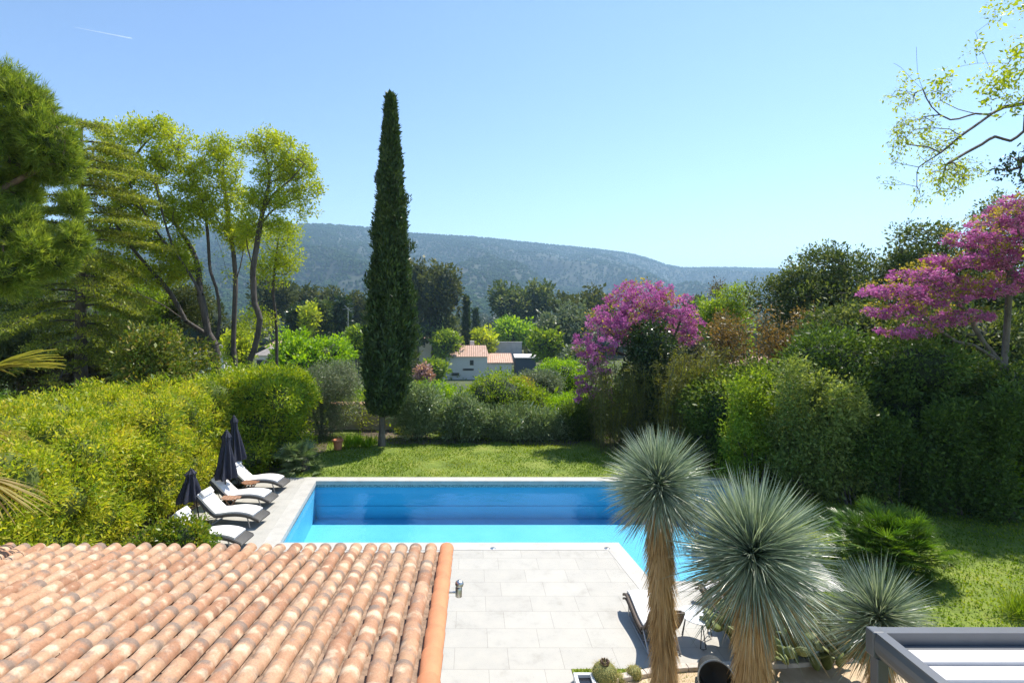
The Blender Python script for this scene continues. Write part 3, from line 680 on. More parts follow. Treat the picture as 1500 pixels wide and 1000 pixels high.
# ================================================================== pergola
M_perg = plain('grey_powder_coat', (.125, .13, .14), .33, .1, .06, scale=3)
M_perg2 = plain('grey_powder_coat_light', (.30, .32, .345), .35, .2, .05, scale=3)
M_slat = plain('white_slat', (.62, .60, .59), .35, var=.04, scale=3)
px0, py0 = 4.86, 6.30; ztop = 2.60
pg = thing('pergola', 'slate grey metal pergola with white louvred roof at the lower right corner', 'pergola', (px0, py0, 0))
XR = 9.6; YN = 1.2
def pbox(name, x0, x1, y0, y1, z0, z1, mat=M_perg, b=.008): return MB().box(((x0+x1)/2-px0, (y0+y1)/2-py0, (z0+z1)/2), (x1-x0, y1-y0, z1-z0), b=b).build(name, mat, pg)
# far beam and left beam as hollow gutters with a rounded outer face
def gut(name, horiz):
    prof = [(0, ztop), (.0, ztop-.02), (-.025, ztop-.08), (-.03, ztop-.15), (-.02, ztop-.22), (.015, ztop-.285), (.05, ztop-.30), (.12, ztop-.30), (.12, ztop)]
    V = []; n = len(prof)
    for k_ in range(2):
        for (u, z) in prof:
            if horiz: V.append((px0-.0 + (0 if k_ == 0 else XR-px0), py0+.12-u, z))
            else: V.append((px0+u, (py0+.0 if k_ == 0 else YN), z))
    F = [(i, (i+1) % n, (i+1) % n+n, i+n) for i in range(n)]+[tuple(range(n)), tuple(range(n, 2*n))]
    return MB().add(V, F).build(name, M_perg, pg, world=True)
gut('far_beam', True); gut('side_beam', False)
pbox('corner_cap', px0-.035, px0+.115, py0+.001, py0+.14, ztop-.305, ztop+.006, M_perg, .02)
pbox('post', px0-.005, px0+.125, py0-.03, py0+.10, 0, ztop-.30, M_perg, .01)
pbox('base_plate', px0-.05, px0+.17, py0-.075, py0+.145, .03, .045, M_perg)
pbox('far_gutter', px0+.125, XR, py0-.08, py0-.004, ztop-.19, ztop-.14, M_perg)
pbox('side_gutter', px0+.122, px0+.19, YN, py0-.08, ztop-.17, ztop-.14, M_slat)
for k_ in range(17):
    y1_ = py0-.09-k_*.285; z_ = ztop-.14
    if y1_-.27 < YN: break
    mb = MB().add([(px0+.20, y1_, z_), (px0+.20, y1_-.26, z_+.03), (px0+.20, y1_-.27, z_-.02), (px0+.20, y1_-.01, z_-.045), (XR, y1_, z_), (XR, y1_-.26, z_+.03), (XR, y1_-.27, z_-.02), (XR, y1_-.01, z_-.045)],
                  [(0, 1, 2, 3), (4, 5, 6, 7), (0, 1, 5, 4), (1, 2, 6, 5), (2, 3, 7, 6), (3, 0, 4, 7)]); mb.build('louvre', M_slat, pg, world=True)
# ================================================================== plants
B_grey = barkmat('bark_grey', (.07, .06, .05), (.20, .175, .15)); B_dark = barkmat('bark_dark', (.045, .035, .03), (.12, .10, .085)); B_red = barkmat('bark_reddish', (.09, .055, .04), (.22, .15, .11))
K = 1.0
F_hedge = leafmat('hedge_leaf', [(.06, .13, .012), (.20, .29, .018), (.38, .43, .03), (.54, .51, .05), (.56, .42, .07)], .5, (1.4, 1.4, .5), patch=.7, pscale=.9)
F_hedge2 = leafmat('far_hedge_leaf', [(.06, .13, .012), (.17, .27, .015), (.34, .40, .02), (.50, .48, .03)], .42, (1.4, 1.4, .5), patch=.6, pscale=.9)
F_citrus = leafmat('citrus_leaf', [(.04, .10, .012), (.10, .18, .015), (.22, .27, .02), (.40, .34, .03)], .4, rough=.3)
F_cyp = leafmat('cypress_leaf', [(.022, .045, .013), (.042, .078, .02), (.11, .15, .04)], .18, (1.3, 1.4, .5), patch=.7, pscale=1.4)
F_cyp2 = leafmat('cypress_light', [(.03, .06, .015), (.06, .095, .02), (.10, .13, .03)], .2)
F_ole = leafmat('oleander_leaf', [(.07, .12, .035), (.19, .25, .10), (.50, .54, .36)], .25, (1.3, 1.4, .7), rough=.35, spec=.5)
F_olive = leafmat('olive_leaf', [(.10, .13, .06), (.18, .21, .12), (.30, .33, .21)], .25, (1.2, 1.3, .7), rough=.45)
F_lime = leafmat('lime_leaf', [(.11, .22, .008), (.22, .38, .014), (.36, .50, .03)], .5, (1.5, 1.4, .4))
F_spring = leafmat('spring_leaf', [(.08, .15, .012), (.18, .27, .02), (.34, .40, .05)], .5, (1.5, 1.45, .5))
F_yel = leafmat('young_locust_leaf', [(.20, .28, .018), (.38, .45, .025), (.55, .56, .05)], .5, (1.4, 1.35, .5))
F_pine = leafmat('pine_needle', [(.075, .135, .018), (.18, .26, .035), (.40, .46, .08)], .5, (1.35, 1.3, .6), patch=.5, pscale=.5)
F_cedar = leafmat('cedar_needle', [(.09, .13, .016), (.20, .25, .03), (.40, .40, .07)], .45)
F_farpine = leafmat('far_pine', [(.04, .055, .018), (.075, .095, .03), (.14, .15, .055)], .3, spec=.1)
F_oak = leafmat('holm_oak_leaf', [(.035, .065, .016), (.08, .12, .03), (.26, .29, .13)], .35, rough=.5, spec=.2, patch=.5)
F_laurel = leafmat('laurel_leaf', [(.03, .06, .014), (.075, .13, .025), (.21, .28, .06)], .4, rough=.5, spec=.22, patch=1.1)
F_ivy = leafmat('ivy_leaf', [(.016, .035, .010), (.03, .06, .014), (.06, .10, .02)], .25, rough=.3, spec=.5)
F_judas = leafmat('judas_blossom', [(.34, .075, .25), (.54, .16, .40), (.74, .36, .60)], .4, (1.1, .9, 1.1), rough=.7, spec=.1)
F_judasl = leafmat('judas_leaf', [(.16, .18, .03), (.30, .26, .05), (.42, .30, .08)], .45)
F_bam = leafmat('cane_leaf', [(.07, .075, .022), (.14, .15, .03), (.26, .25, .05)], .42, (1.3, 1.3, .5))
F_rust = leafmat('rust_leaf', [(.11, .10, .035), (.20, .15, .05), (.32, .20, .06)], .4, (1.3, 1.1, .6))
F_brown = leafmat('dry_leaf', [(.06, .045, .025), (.12, .09, .04), (.14, .15, .05)], .3)
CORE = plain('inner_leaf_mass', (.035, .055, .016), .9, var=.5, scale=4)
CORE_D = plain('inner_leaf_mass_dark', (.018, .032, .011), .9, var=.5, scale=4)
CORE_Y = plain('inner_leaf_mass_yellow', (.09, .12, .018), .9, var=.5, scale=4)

# ---------------- left hedges
lob = []
for i in range(90):
    y = 6.6+14.4*((i*.618) % 1); side = R.uniform(); x = -9.85-3.6*side; z = [.8, 2.0, 2.75][i % 3]+R.uniform(-.15, .2)
    if i % 3 < 2: x = -9.75-R.uniform(0, .8)
    lob.append((x+R.uniform(-.15, .3), y, z, R.uniform(.5, 1.1), R.uniform(.5, 1.1), R.uniform(.5, .95)))
for i in range(20): lob.append((-10.0-3.4*((i*.37) % 1), 7+i*.7, 2.75+.4*math.sin(i*2.1), R.uniform(.7, 1.15), R.uniform(.7, 1.1), R.uniform(.6, .85)))
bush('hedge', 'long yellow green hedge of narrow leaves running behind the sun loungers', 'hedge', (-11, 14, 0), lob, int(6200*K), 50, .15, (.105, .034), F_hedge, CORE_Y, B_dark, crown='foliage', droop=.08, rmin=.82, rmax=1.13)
lob = []
for i in range(26):
    y = 20.6+3.4*((i*.618) % 1); x = -7.9-2.6*R.uniform(); z = [.8, 1.9, 2.6][i % 3]+R.uniform(-.1, .2); lob.append((x+ (y-22)*.1, y, z, R.uniform(.8, 1.1), R.uniform(.7, 1.0), R.uniform(.7, .95)))
for i in range(12): lob.append((-7.6-3.2*((i*.37) % 1), 20.8+2.6*((i*.618) % 1), 2.9+.3*math.sin(i*2.3), R.uniform(.55, .9), R.uniform(.55, .9), R.uniform(.5, .7)))
lob += [(-8.6, 21.6, 2.85, 1.4, 1.2, .75), (-9.8, 22.3, 3.0, 1.4, 1.2, .75), (-7.9, 22.8, 2.7, 1.0, 1.1, .8)]
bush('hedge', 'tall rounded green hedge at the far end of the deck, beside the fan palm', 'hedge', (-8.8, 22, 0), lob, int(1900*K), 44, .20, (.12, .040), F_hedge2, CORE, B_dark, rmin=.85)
c = P(262, 782, 13.1)
bush('citrus_shrub', 'small leafy green and yellow shrub overlapping the nearest sun lounger', 'shrub', (c[0], c[1], 0), [(c[0]-.35, c[1], .55, .5, .45, .5), (c[0]+.1, c[1], .72, .52, .45, .52), (c[0]+.5, c[1]+.05, .45, .38, .4, .42), (c[0]-.8, c[1], .42, .45, .45, .42)], 520, 16, .07, (.085, .042), F_citrus, CORE, B_dark)

# ---------------- cypress
def cypress(name, label, base, H, rw, n, leaf, s, z0=.09, group=None, mat=F_cyp, trunk_h=.12, extra=None, lean=0.0, wide=.33):
    t = thing(name, label, 'tree', base, 0, group); base = np.array(base, float)
    u = R.uniform(0, 1, n)**.85; z = z0+(1-z0)*u
    pr = np.interp(z, [z0, z0+.03, z0+.11, .28, .4, .59, .79, .88, .95, 1], [.40, .78, .98, 1.0, .92, .63, .41, .24, .09, .0])
    an = R.uniform(0, 2*math.pi, n); flu = 1+.15*np.sin(an*5+z*7+np.sin(z*11))+.11*np.sin(an*9-z*13)+.07*np.sin(z*47+an*3)+.06*np.sin(z*23+an*2)
    rr = pr*rw*flu*R.uniform(.78, 1.08, n); lx = lean*np.clip(z*3, 0, 1)
    Cc = base+np.stack([rr*np.cos(an)+lx, rr*np.sin(an), z*H], 1); D = np.stack([np.cos(an)*.45, np.sin(an)*.45, np.full(n, .9)], 1)
    if extra is not None: Cc = np.concatenate([Cc, extra]); D = np.concatenate([D, np.tile([[.3, 0, .9]], (len(extra), 1))])
    V, F, r = clumps(Cc, s, 14, leaf[0], leaf[1], D, up=.55, outw=.5, nup=0); npmesh('crown', V, F, mat, t, r)
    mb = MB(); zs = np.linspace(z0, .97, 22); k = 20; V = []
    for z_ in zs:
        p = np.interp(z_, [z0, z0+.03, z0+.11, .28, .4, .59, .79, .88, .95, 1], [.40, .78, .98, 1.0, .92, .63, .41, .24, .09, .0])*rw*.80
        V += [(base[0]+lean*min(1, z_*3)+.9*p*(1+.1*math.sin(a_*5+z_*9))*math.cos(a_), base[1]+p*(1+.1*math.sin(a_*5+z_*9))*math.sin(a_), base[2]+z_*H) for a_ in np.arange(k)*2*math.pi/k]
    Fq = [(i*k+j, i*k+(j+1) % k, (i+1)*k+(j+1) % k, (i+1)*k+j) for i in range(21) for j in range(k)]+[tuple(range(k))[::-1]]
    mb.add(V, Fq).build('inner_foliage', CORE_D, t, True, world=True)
    MB().tube([base+[0, 0, -.1], base+[.02, 0, H*trunk_h*.5], base+[-.02, 0, H*(z0+.1)]], [rw*.20, rw*.155, rw*.12], 12).build('trunk', B_grey, t, True, world=True)
    return t
Cc = np.array([P(603, 368, 24.5), P(546, 352, 24.5), P(600, 440, 24.3), P(605, 470, 24.4), P(537, 420, 24.5), P(596, 300, 24.5), P(553, 270, 24.5)]); EX = np.concatenate([Cc+[0, 0, q*.06]+R.normal(size=Cc.shape)*.03 for q in range(7)])
cb = G(558, 655); cy = cypress('cypress_tree', 'very tall slender dark cypress standing alone on the far edge of the lawn', (cb[0], cb[1]+.2, 0), 16.3, .96, int(7500*K), (.17, .055), .10, lean=.42, extra=EX)
for q in ((603, 366), (545, 352)):      # stray sprigs
    pass

# ---------------- pine at the left edge
def needles(Cc, D, m, Ln, Wn, spread=.75, rng=R, rs=.5):
    n = len(Cc)*m; cid = np.repeat(np.arange(len(Cc)), m); U = unit(D[cid]+rng.normal(size=(n, 3))*spread)
    U[:, 2] += .12; U = unit(U); Pt = Cc[cid]+rng.normal(size=(n, 3))*.02-D[cid]*rng.uniform(0, .12, n)[:, None]
    Nn = unit(np.cross(np.cross(U, rng.normal(size=(n, 3))), U)); V, F = leafquads(Pt, U, Nn, Ln*rng.uniform(.6, 1.15, n), np.full(n, Wn), .3)
    cr = rng.uniform(size=len(Cc)); return V, F, np.clip(cr[cid]*rs+rng.uniform(size=n)*(1-rs), 0, 1)
d0 = 15.0
lob = [LB(-10, 130, d0, 48, 42), LB(35, 165, d0, 42, 46), LB(70, 205, d0, 38, 42), LB(95, 240, d0+.4, 26, 30), LB(5, 215, d0, 50, 45), LB(55, 245, d0+.5, 36, 24), LB(-40, 250, d0, 60, 60), LB(15, 335, d0-.6, 42, 38), LB(45, 365, d0-.6, 40, 34), LB(0, 395, d0-1, 50, 40), LB(-30, 320, d0-.8, 45, 45), LB(108, 300, d0+.3, 18, 24), LB(108, 352, d0, 22, 26), LB(80, 385, d0-.3, 26, 22), LB(20, 285, d0+.8, 36, 24)]
base = (-16.5, 14.5, 0); trk = [[base, (-16.3, 14.6, 4.5), (-15.6, 14.8, 8), (-15, 15, 11)], [(-16.2, 14.6, 5), (-14.2, 14.4, 7), (-12.6, 14.2, 8.3)], [(-15.6, 14.8, 8), (-13.5, 15, 9.8), (-11.8, 15.2, 10.8)]]
t = thing('pine_tree', 'big dense umbrella pine with long bright needles rising at the left edge', 'tree', base)
att, D = lobe_pts(lob, 330, shell=.5); (V, F, r), buf, par, rad = grow(trk, att, .5, .15, rmin=.010); npmesh('trunk', V, F, B_red, t, r, True)
Cc, D = lump_centres(lob, 5600, rmin=.55, rmax=1.06, inner=.75); D[:, 2] += .35; D = unit(D); V, F, r = needles(Cc, D, 22, .26, .016, .62); npmesh('crown', V, F, F_pine, t, r)
V, F, r = blobmesh(lob, .55); npmesh('inner_foliage', V, F, CORE, t, r, True)

# ---------------- cedar behind it
base = (-17.0, 23.0, 0); t = thing('cedar_tree', 'old cedar with a bare straight trunk and flat drooping sprays behind the hedge', 'tree', base)
parts = []; lv = []; tp = lambda z: np.array([-17.0+.012*z*z*.1-.02*z, 23.0, z])
A = []; 
mbv = frustums(np.array([tp(z) for z in np.arange(0, 14.5, .5)]), np.array([tp(z+.5) for z in np.arange(0, 14.5, .5)]), .34*(1-np.arange(0, 14.5, .5)/17), .34*(1-np.arange(.5, 15, .5)/17), 10); parts.append((mbv[0], mbv[1], np.zeros(len(mbv[1]))))
for i in range(74):
    z = 2.2+12*(i/74)**.9; a_ = i*2.4+R.uniform(-.3, .3); Lb = R.uniform(2.4, 4.6)*(1.05-.35*z/15)
    if z < 5: Lb *= .8
    dr = np.array([math.cos(a_), math.sin(a_), 0]); side = np.array([-dr[1], dr[0], 0]); st = tp(z)
    ss = np.linspace(0, 1, 8); pts = np.array([st+dr*Lb*s_+np.array([0, 0, .55*s_-1.35*s_*s_*(.6 if z > 9 else 1)])+side*.12*math.sin(s_*5+i) for s_ in ss])
    rr = .055*(1-ss*.85); f = frustums(pts[:-1], pts[1:], rr[:-1], rr[1:], 5); parts.append((f[0], f[1], np.zeros(len(f[1]))))
    nsub = 14; dens = 1.0 if z > 4.2 else .35
    for j in range(nsub):
        s_ = .22+.78*j/nsub; b0 = st+dr*Lb*s_+np.array([0, 0, .55*s_-1.35*s_*s_*(.6 if z > 9 else 1)]); sg = 1 if j % 2 else -1; l2 = Lb*(.34*(1.15-s_))+.2
        e_ = b0+(side*sg*.85+dr*.5)*l2+np.array([0, 0, -.10*l2-.05]); f = frustums(b0[None], e_[None], np.array([.012]), np.array([.005]), 4); parts.append((f[0], f[1], np.zeros(len(f[1]))))
        if R.uniform() < dens:
            for q in np.linspace(.15, 1, 5): lv.append(b0*(1-q)+e_*q)
V, F, r = merge(parts); npmesh('trunk', V, F, B_dark, t, r, True)
V, F, r = clumps(np.array(lv), .15, 22, .11, .038, None, flat=.28, up=.1, nup=1.2); npmesh('crown', V, F, F_cedar, t, r)

# ---------------- the three locust trees behind the hedge
d = 27.0
def pl(pts, d=27.0, dd=0.0):
    n = len(pts); return [P(x, y, d+dd*i/max(1, n-1)) for i, (x, y) in enumerate(pts)]
def gbase(px, d, z=0.0): return np.array([(px-CX)*d/FOC, d, z])
bA = gbase(319, d); trk = [[bA]+pl([(317, 545), (313, 505), (305, 488), (294, 433), (276, 398), (255, 365), (240, 320), (228, 270)], d, -1.0),
     pl([(309, 498), (303, 490), (272, 470), (234, 444), (195, 428)], d, 1.5), pl([(313, 510), (316, 503), (322, 466), (317, 422), (308, 396), (304, 340), (297, 295), (280, 262)], d, .8),
     pl([(294, 440), (287, 379), (259, 330), (238, 295), (224, 262)], d, 1.5), pl([(276, 398), (238, 351), (210, 309), (190, 270)], d, -1.5), pl([(272, 470), (250, 430), (225, 400), (195, 365), (170, 330)], d, -1.0)]
lob = [LB(170, 197, d, 26, 16, 30), LB(200, 192, d, 24, 16, 28), LB(230, 187, d, 26, 14, 30), LB(260, 202, d, 22, 18, 26), LB(245, 230, d, 28, 20, 32), LB(180, 235, d, 28, 20, 32), LB(150, 260, d, 24, 24, 28), LB(210, 265, d, 26, 18, 30), LB(265, 265, d, 22, 20, 26), LB(185, 300, d, 30, 20, 34), LB(235, 305, d, 28, 20, 32), LB(275, 320, d, 22, 26, 30), LB(160, 340, d, 26, 22, 30), LB(205, 350, d, 30, 20, 34), LB(250, 365, d, 28, 20, 32), LB(180, 395, d, 32, 20, 36), LB(230, 405, d, 30, 18, 34), LB(270, 395, d, 22, 20, 26)]
tree('locust_tree', 'many stemmed locust tree with spreading limbs, leftmost of the yellow green trees behind the hedge', 'tree', bA, trk, lob, 1000, (.115, .058), F_yel, B_dark, m=28, s=.22, r0=.25, twig_leaves=1.8, rmin=.010, power=.6, group='yellow green locust trees behind the hedge')
bB = gbase(346, d+.5); trk = [[bB]+pl([(346, 541), (342, 510), (344, 444), (345, 413), (342, 370), (336, 335), (332, 295), (326, 255), (329, 225)], d+.5, .5), pl([(345, 413), (352, 390), (358, 350), (352, 310)], d+.5, 1.2), pl([(343, 415), (332, 398), (325, 370), (310, 330)], d+.5, -1.2)]
lob = [LB(305, 222, d+.5, 22, 16, 26), LB(325, 215, d+.5, 22, 13, 26), LB(288, 247, d+.5, 18, 18, 22), LB(335, 245, d+.5, 22, 20, 26), LB(310, 265, d+.5, 22, 18, 26), LB(342, 290, d+.5, 18, 22, 26), LB(300, 300, d+.5, 22, 20, 26), LB(325, 320, d+.5, 20, 22, 26), LB(350, 345, d+.5, 20, 20, 24), LB(286, 287, d+.5, 16, 18, 22)]
tree('locust_tree', 'slim straight locust tree between the spreading one and the leaning one', 'tree', bB, trk, lob, 420, (.115, .05), F_yel, B_dark, m=26, s=.20, r0=.13, twig_leaves=1.5, rmin=.009, power=.58, group='yellow green locust trees behind the hedge')
bC = gbase(362, d-.5); trk = [[bC]+pl([(363, 544), (373, 510), (381, 468), (373, 444), (371, 411), (371, 393), (381, 330), (388, 295), (395, 260), (388, 225), (375, 205)], d-.5, 0), pl([(386, 303), (405, 280), (425, 264), (446, 240)], d-.5, -1), pl([(371, 393), (362, 360), (360, 320), (352, 290)], d-.5, 1), pl([(382, 325), (410, 300), (440, 290), (460, 285)], d-.5, 1)]
lob = [LB(365, 213, d-.5, 22, 15, 26), LB(392, 206, d-.5, 26, 14, 30), LB(420, 220, d-.5, 24, 17, 28), LB(440, 245, d-.5, 24, 20, 28), LB(454, 276, d-.5, 17, 18, 22), LB(400, 250, d-.5, 26, 20, 30), LB(425, 290, d-.5, 26, 17, 30), LB(385, 288, d-.5, 24, 22, 28), LB(372, 330, d-.5, 24, 22, 28), LB(410, 330, d-.5, 18, 14, 22), LB(448, 310, d-.5, 15, 13, 19)]
tree('locust_tree', 'locust tree with a crooked leaning trunk and airy round crown, rightmost of its row', 'tree', bC, trk, lob, 500, (.115, .05), F_yel, B_dark, m=26, s=.20, r0=.15, twig_leaves=1.3, rmin=.009, power=.58, group='yellow green locust trees behind the hedge')
b_ = gbase(405, 33); tree('young_tree', 'bright yellow young tree low behind the crooked locust trunk', 'tree', b_, [[b_, P(405, 480, 33), P(400, 420, 33), P(408, 350, 33)]], [LB(412, 345, 33, 28, 22), LB(400, 390, 33, 30, 25), LB(375, 470, 33, 26, 20), LB(420, 380, 33, 18, 20)], 200, (.13, .07), F_yel, B_dark, m=22, s=.34, r0=.10)
b_ = gbase(232, 21.5); lb = [LB(228, 505, 21.5, 40, 26), LB(205, 530, 21, 38, 32), LB(250, 540, 21.5, 36, 34), LB(285, 530, 22.5, 26, 28), LB(225, 560, 21, 45, 25)]
tree('loquat_tree', 'small round evergreen tree with mixed green and rusty leaves just above the hedge', 'tree', b_, [[b_, P(234, 570, 21.5), P(230, 520, 21.5)]], lb, 360, (.15, .06), leafmat('loquat_leaf', [(.04, .085, .014), (.10, .16, .02), (.23, .26, .04), (.30, .17, .06)], .35), B_dark, m=22, s=.24, r0=.09)
for (px, py, dd, rx, rz, lab, mt) in ((30, 520, 24, 60, 50, 'dark tangled shrub in the shade under the left pine', F_farpine), (95, 540, 25, 55, 45, 'dark brown green thicket at the foot of the cedar trunk', F_brown), (170, 500, 30, 50, 55, 'dim green shrub between the cedar trunk and the loquat tree', F_oak), (60, 440, 30, 70, 45, 'deep green tree filling the gap under the big pine crown', F_oak), (250, 455, 36, 60, 40, 'dusky green tree seen through the limbs of the spreading locust', F_farpine), (190, 440, 34, 50, 40, 'mid green tree seen between the cedar and the spreading locust', F_spring), (140, 410, 40, 60, 40, 'dark pine seen behind the upper cedar trunk', F_farpine)):
    q = P(px, py, dd); b0 = (q[0], dd, float(terrain_z(q[0], dd)))
    l3 = [LB(px+R.uniform(-.5, .5)*rx, py+R.uniform(-.4, .6)*rz, dd+R.uniform(-1, 1), rx*R.uniform(.45, .7), rz*R.uniform(.45, .75)) for _ in range(6)]
    tree('background_tree', lab, 'tree', b0, [[b0, P(px, py+rz*.4, dd), P(px, py, dd)]], l3, 230, (.16, .07), mt, B_dark, m=28, s=.36, r0=.14, rmin=.012, flat=.8)

# ---------------- olive, oleanders and shrubs at the back of the lawn
bO = gbase(470, 26.3); lob = [LB(478, 560, 26.5, 42, 30), LB(455, 585, 26.3, 30, 32), LB(495, 590, 26.5, 32, 34), LB(470, 615, 26.3, 26, 26), LB(500, 550, 27, 26, 22), LB(430, 570, 27, 26, 24)]
tree('olive_tree', 'silvery grey olive tree between the far hedge and the tall cypress', 'tree', bO, [[bO, P(472, 625, 26.3), P(470, 590, 26.3)], [P(470, 640, 26.3), P(458, 600, 26.3)]], lob, 560, (.10, .026), F_olive, B_grey, m=44, s=.22, r0=.10, twig_leaves=.5)
ol = [((612, 622), 38, 40, 'silvery oleander bush immediately right of the cypress trunk'), ((672, 626), 40, 38, 'grey green oleander bush, second from the cypress'), ((742, 632), 38, 30, 'low grey green oleander bush in the middle of the back border'), ((800, 634), 36, 30, 'rounded oleander bush, fourth from the cypress'), ((855, 630), 34, 34, 'dark green oleander bush at the right end of the back border')]
for i, ((px, py), rx, rz, lab) in enumerate(ol):
    dd = 25.9; c = P(px, py, dd); k = dd/FOC
    hh = [1.2, .95, .72, .62, .9][i]; lob = [(c[0]+R.uniform(-.85, .85), dd+R.uniform(-.4, .4), hh*R.uniform(.8, 1.35), R.uniform(.32, .5), R.uniform(.3, .45), R.uniform(.45, .8)*hh) for _ in range(9)]+[(c[0], dd, hh*.8, .9, .5, hh*.7)]
    bush('oleander', lab, 'shrub', (c[0], dd, 0), lob, 620, 24, .16, (.19, .036), F_ole if i < 4 else F_laurel, None, B_dark, group='oleander bushes along the back of the lawn', up=.45, nst=14, rmin=.5, rmax=1.4, inner=.6)
br_ = [((638, 588), 29, 36, 32, 3.0, F_lime, 'lime green shrub directly right of the cypress, above the oleanders'), ((728, 582), 28, 50, 44, 3.0, F_spring, 'big bright green leafy shrub in front of the white house'), ((775, 592), 28, 40, 34, 2.0, F_spring, 'yellowish green shrub below the pool house yard'), ((825, 600), 29, 42, 26, 2.0, F_lime, 'bright lime shrub left of the bamboo'), ((790, 560), 36, 36, 22, 2.0, F_olive, 'grey olive bush beyond the lime shrubs'), ((823, 545), 44, 40, 22, 3.0, F_lime, 'rounded lime green bush behind the grey olive bush'), ((618, 578), 37, 26, 20, 3.0, F_spring, 'green shrub partly hidden behind the cypress'), ((600, 640), 27.5, 22, 18, 1.0, F_yel, 'small yellow green shrub at the foot of the cypress'), ((700, 620), 27.2, 55, 24, 1.4, F_spring, 'mid green shrub peeping out behind the oleanders'), ((760, 575), 33, 30, 24, 1.0, leafmat('gold_leaf', [(.20, .20, .03), (.36, .30, .05), (.42, .34, .10)], .45), 'golden yellow shrub between the green ones')]
for (px, py), dd, rx, rz, yy, mt, lab in br_:
    c = P(px, py, dd); g0 = float(terrain_z(c[0], dd))
    lob = [LB(px+R.uniform(-.45, .45)*rx, py+R.uniform(-.2, .9)*rz, dd+R.uniform(-.6, .6), rx*R.uniform(.45, .62), rz*R.uniform(.5, .7)) for _ in range(7)]+[LB(px, py, dd, rx*.7, rz*.7), LB(px, py+rz*1.1, dd, rx*.8, rz*.8)]
    bush('shrub', lab, 'shrub', (c[0], dd, g0), lob, 620, 18, .17*dd/30, (.10*dd/30, .055*dd/30), mt, CORE, B_dark, floor=0, up=.25, rmax=1.15)
# low wall behind the olive, terracotta pot, irises
wb = gbase(540, 28.0); M_wall = plain('old_wall', (.36, .31, .24), .9, var=.25, scale=3, bmp=.3)
e = thing('garden_wall', 'low beige garden wall topped with clay tiles behind the olive tree', 'wall', (wb[0], wb[1], 0)); x0, x1 = P(482, 600, 28)[0], P(600, 600, 28)[0]
MB().box(((x0+x1)/2, 28.0, .62), (x1-x0, .25, 1.45)).build('wall', M_wall, e, world=True)
mb = MB(); 
for i in range(int((x1-x0)/.2)): mb.tube([(x0+.1+i*.2, 27.8, 1.36), (x0+.1+i*.2, 28.0, 1.42), (x0+.1+i*.2, 28.2, 1.36)], .08, 8, r=random.random())
mb.build('tile_cap', M_tile, e, True, world=True)
tp_ = G(495, 658); e = thing('terracotta_pot', 'terracotta pot standing on the grass left of the cypress', 'pot', tp_)
MB().lathe((0, 0, 0), [(.13, 0), (.17, .02), (.21, .36), (.20, .40)], 28).build('body', M_rake, e, True); MB().lathe((0, 0, 0), [(.24, .37), (.255, .40), (.255, .45), (.22, .46), (.20, .40), (.18, .36), (0, .36)], 28).build('rim', M_rake, e, True)
c = G(527, 654); Cc = c+np.stack([R.uniform(-.62, .62, 50), R.uniform(-.2, .25, 50), np.zeros(50)], 1); V, F, r = clumps(Cc, .05, 14, .42, .03, None, up=1.5, nup=0, flat=.1)
e = thing('iris_clump', 'clump of bright green sword leaves between the pot and the cypress', 'plant', c); npmesh('foliage', V, F, F_lime, e, r)
b_ = gbase(530, 27.3); tree('young_tree', 'sparse young fruit tree with few pale leaves in front of the beige wall', 'tree', b_, [[b_, P(531, 620, 27.3), P(525, 590, 27.3)]], [LB(525, 605, 27.3, 28, 22), LB(545, 615, 27.3, 16, 16)], 60, (.08, .04), F_yel, B_grey, m=9, s=.2, r0=.04, rmin=.006)

# ---------------- fan palms
def fan_leaf(mb_list, base, dirv, pet, Ln, nseg, spread, width, rng=R, droop=.15, col=.5):
    """petiole from base along dirv, then a fan of narrow segments"""
    d = unit(np.array(dirv, float)); hub = base+d*pet; up = np.array([0, 0, 1.]); side = unit(np.cross(d, up)+1e-6); nrm = unit(np.cross(side, d))
    an = np.linspace(-spread, spread, nseg)+rng.normal(size=nseg)*.02
    U = d[None]*np.cos(an)[:, None]+side[None]*np.sin(an)[:, None]-up[None]*(droop*np.abs(np.sin(an)))[:, None]+nrm[None]*rng.normal(size=nseg)[:, None]*.06; U = unit(U)
    W = unit(np.cross(nrm[None], U)); Lr = Ln*(1-.25*np.abs(an)/max(spread, .1))*rng.uniform(.9, 1.08, nseg)
    V = np.empty((nseg, 8, 3)); h = np.broadcast_to(hub, (nseg, 3)); f = [0, .45, .8, 1]; wd = [.25, 1, .62, .05]
    for i in range(4):
        c = h+U*(Lr*f[i])[:, None]-up[None]*(Lr*.22*max(0, f[i]-.5)**1.5*1.2)[:, None]; V[:, 2*i] = c+W*(width*wd[i]/2); V[:, 2*i+1] = c-W*(width*wd[i]/2)+nrm*width*.25
    F = (np.arange(nseg)[:, None, None]*8+np.array([[0, 1, 3, 2], [2, 3, 5, 4], [4, 5, 7, 6]])[None]).reshape(-1, 4)
    mb_list.append((V.reshape(-1, 3), F, np.repeat(np.clip(col+rng.normal(size=nseg)*.12, 0, 1), 3)))
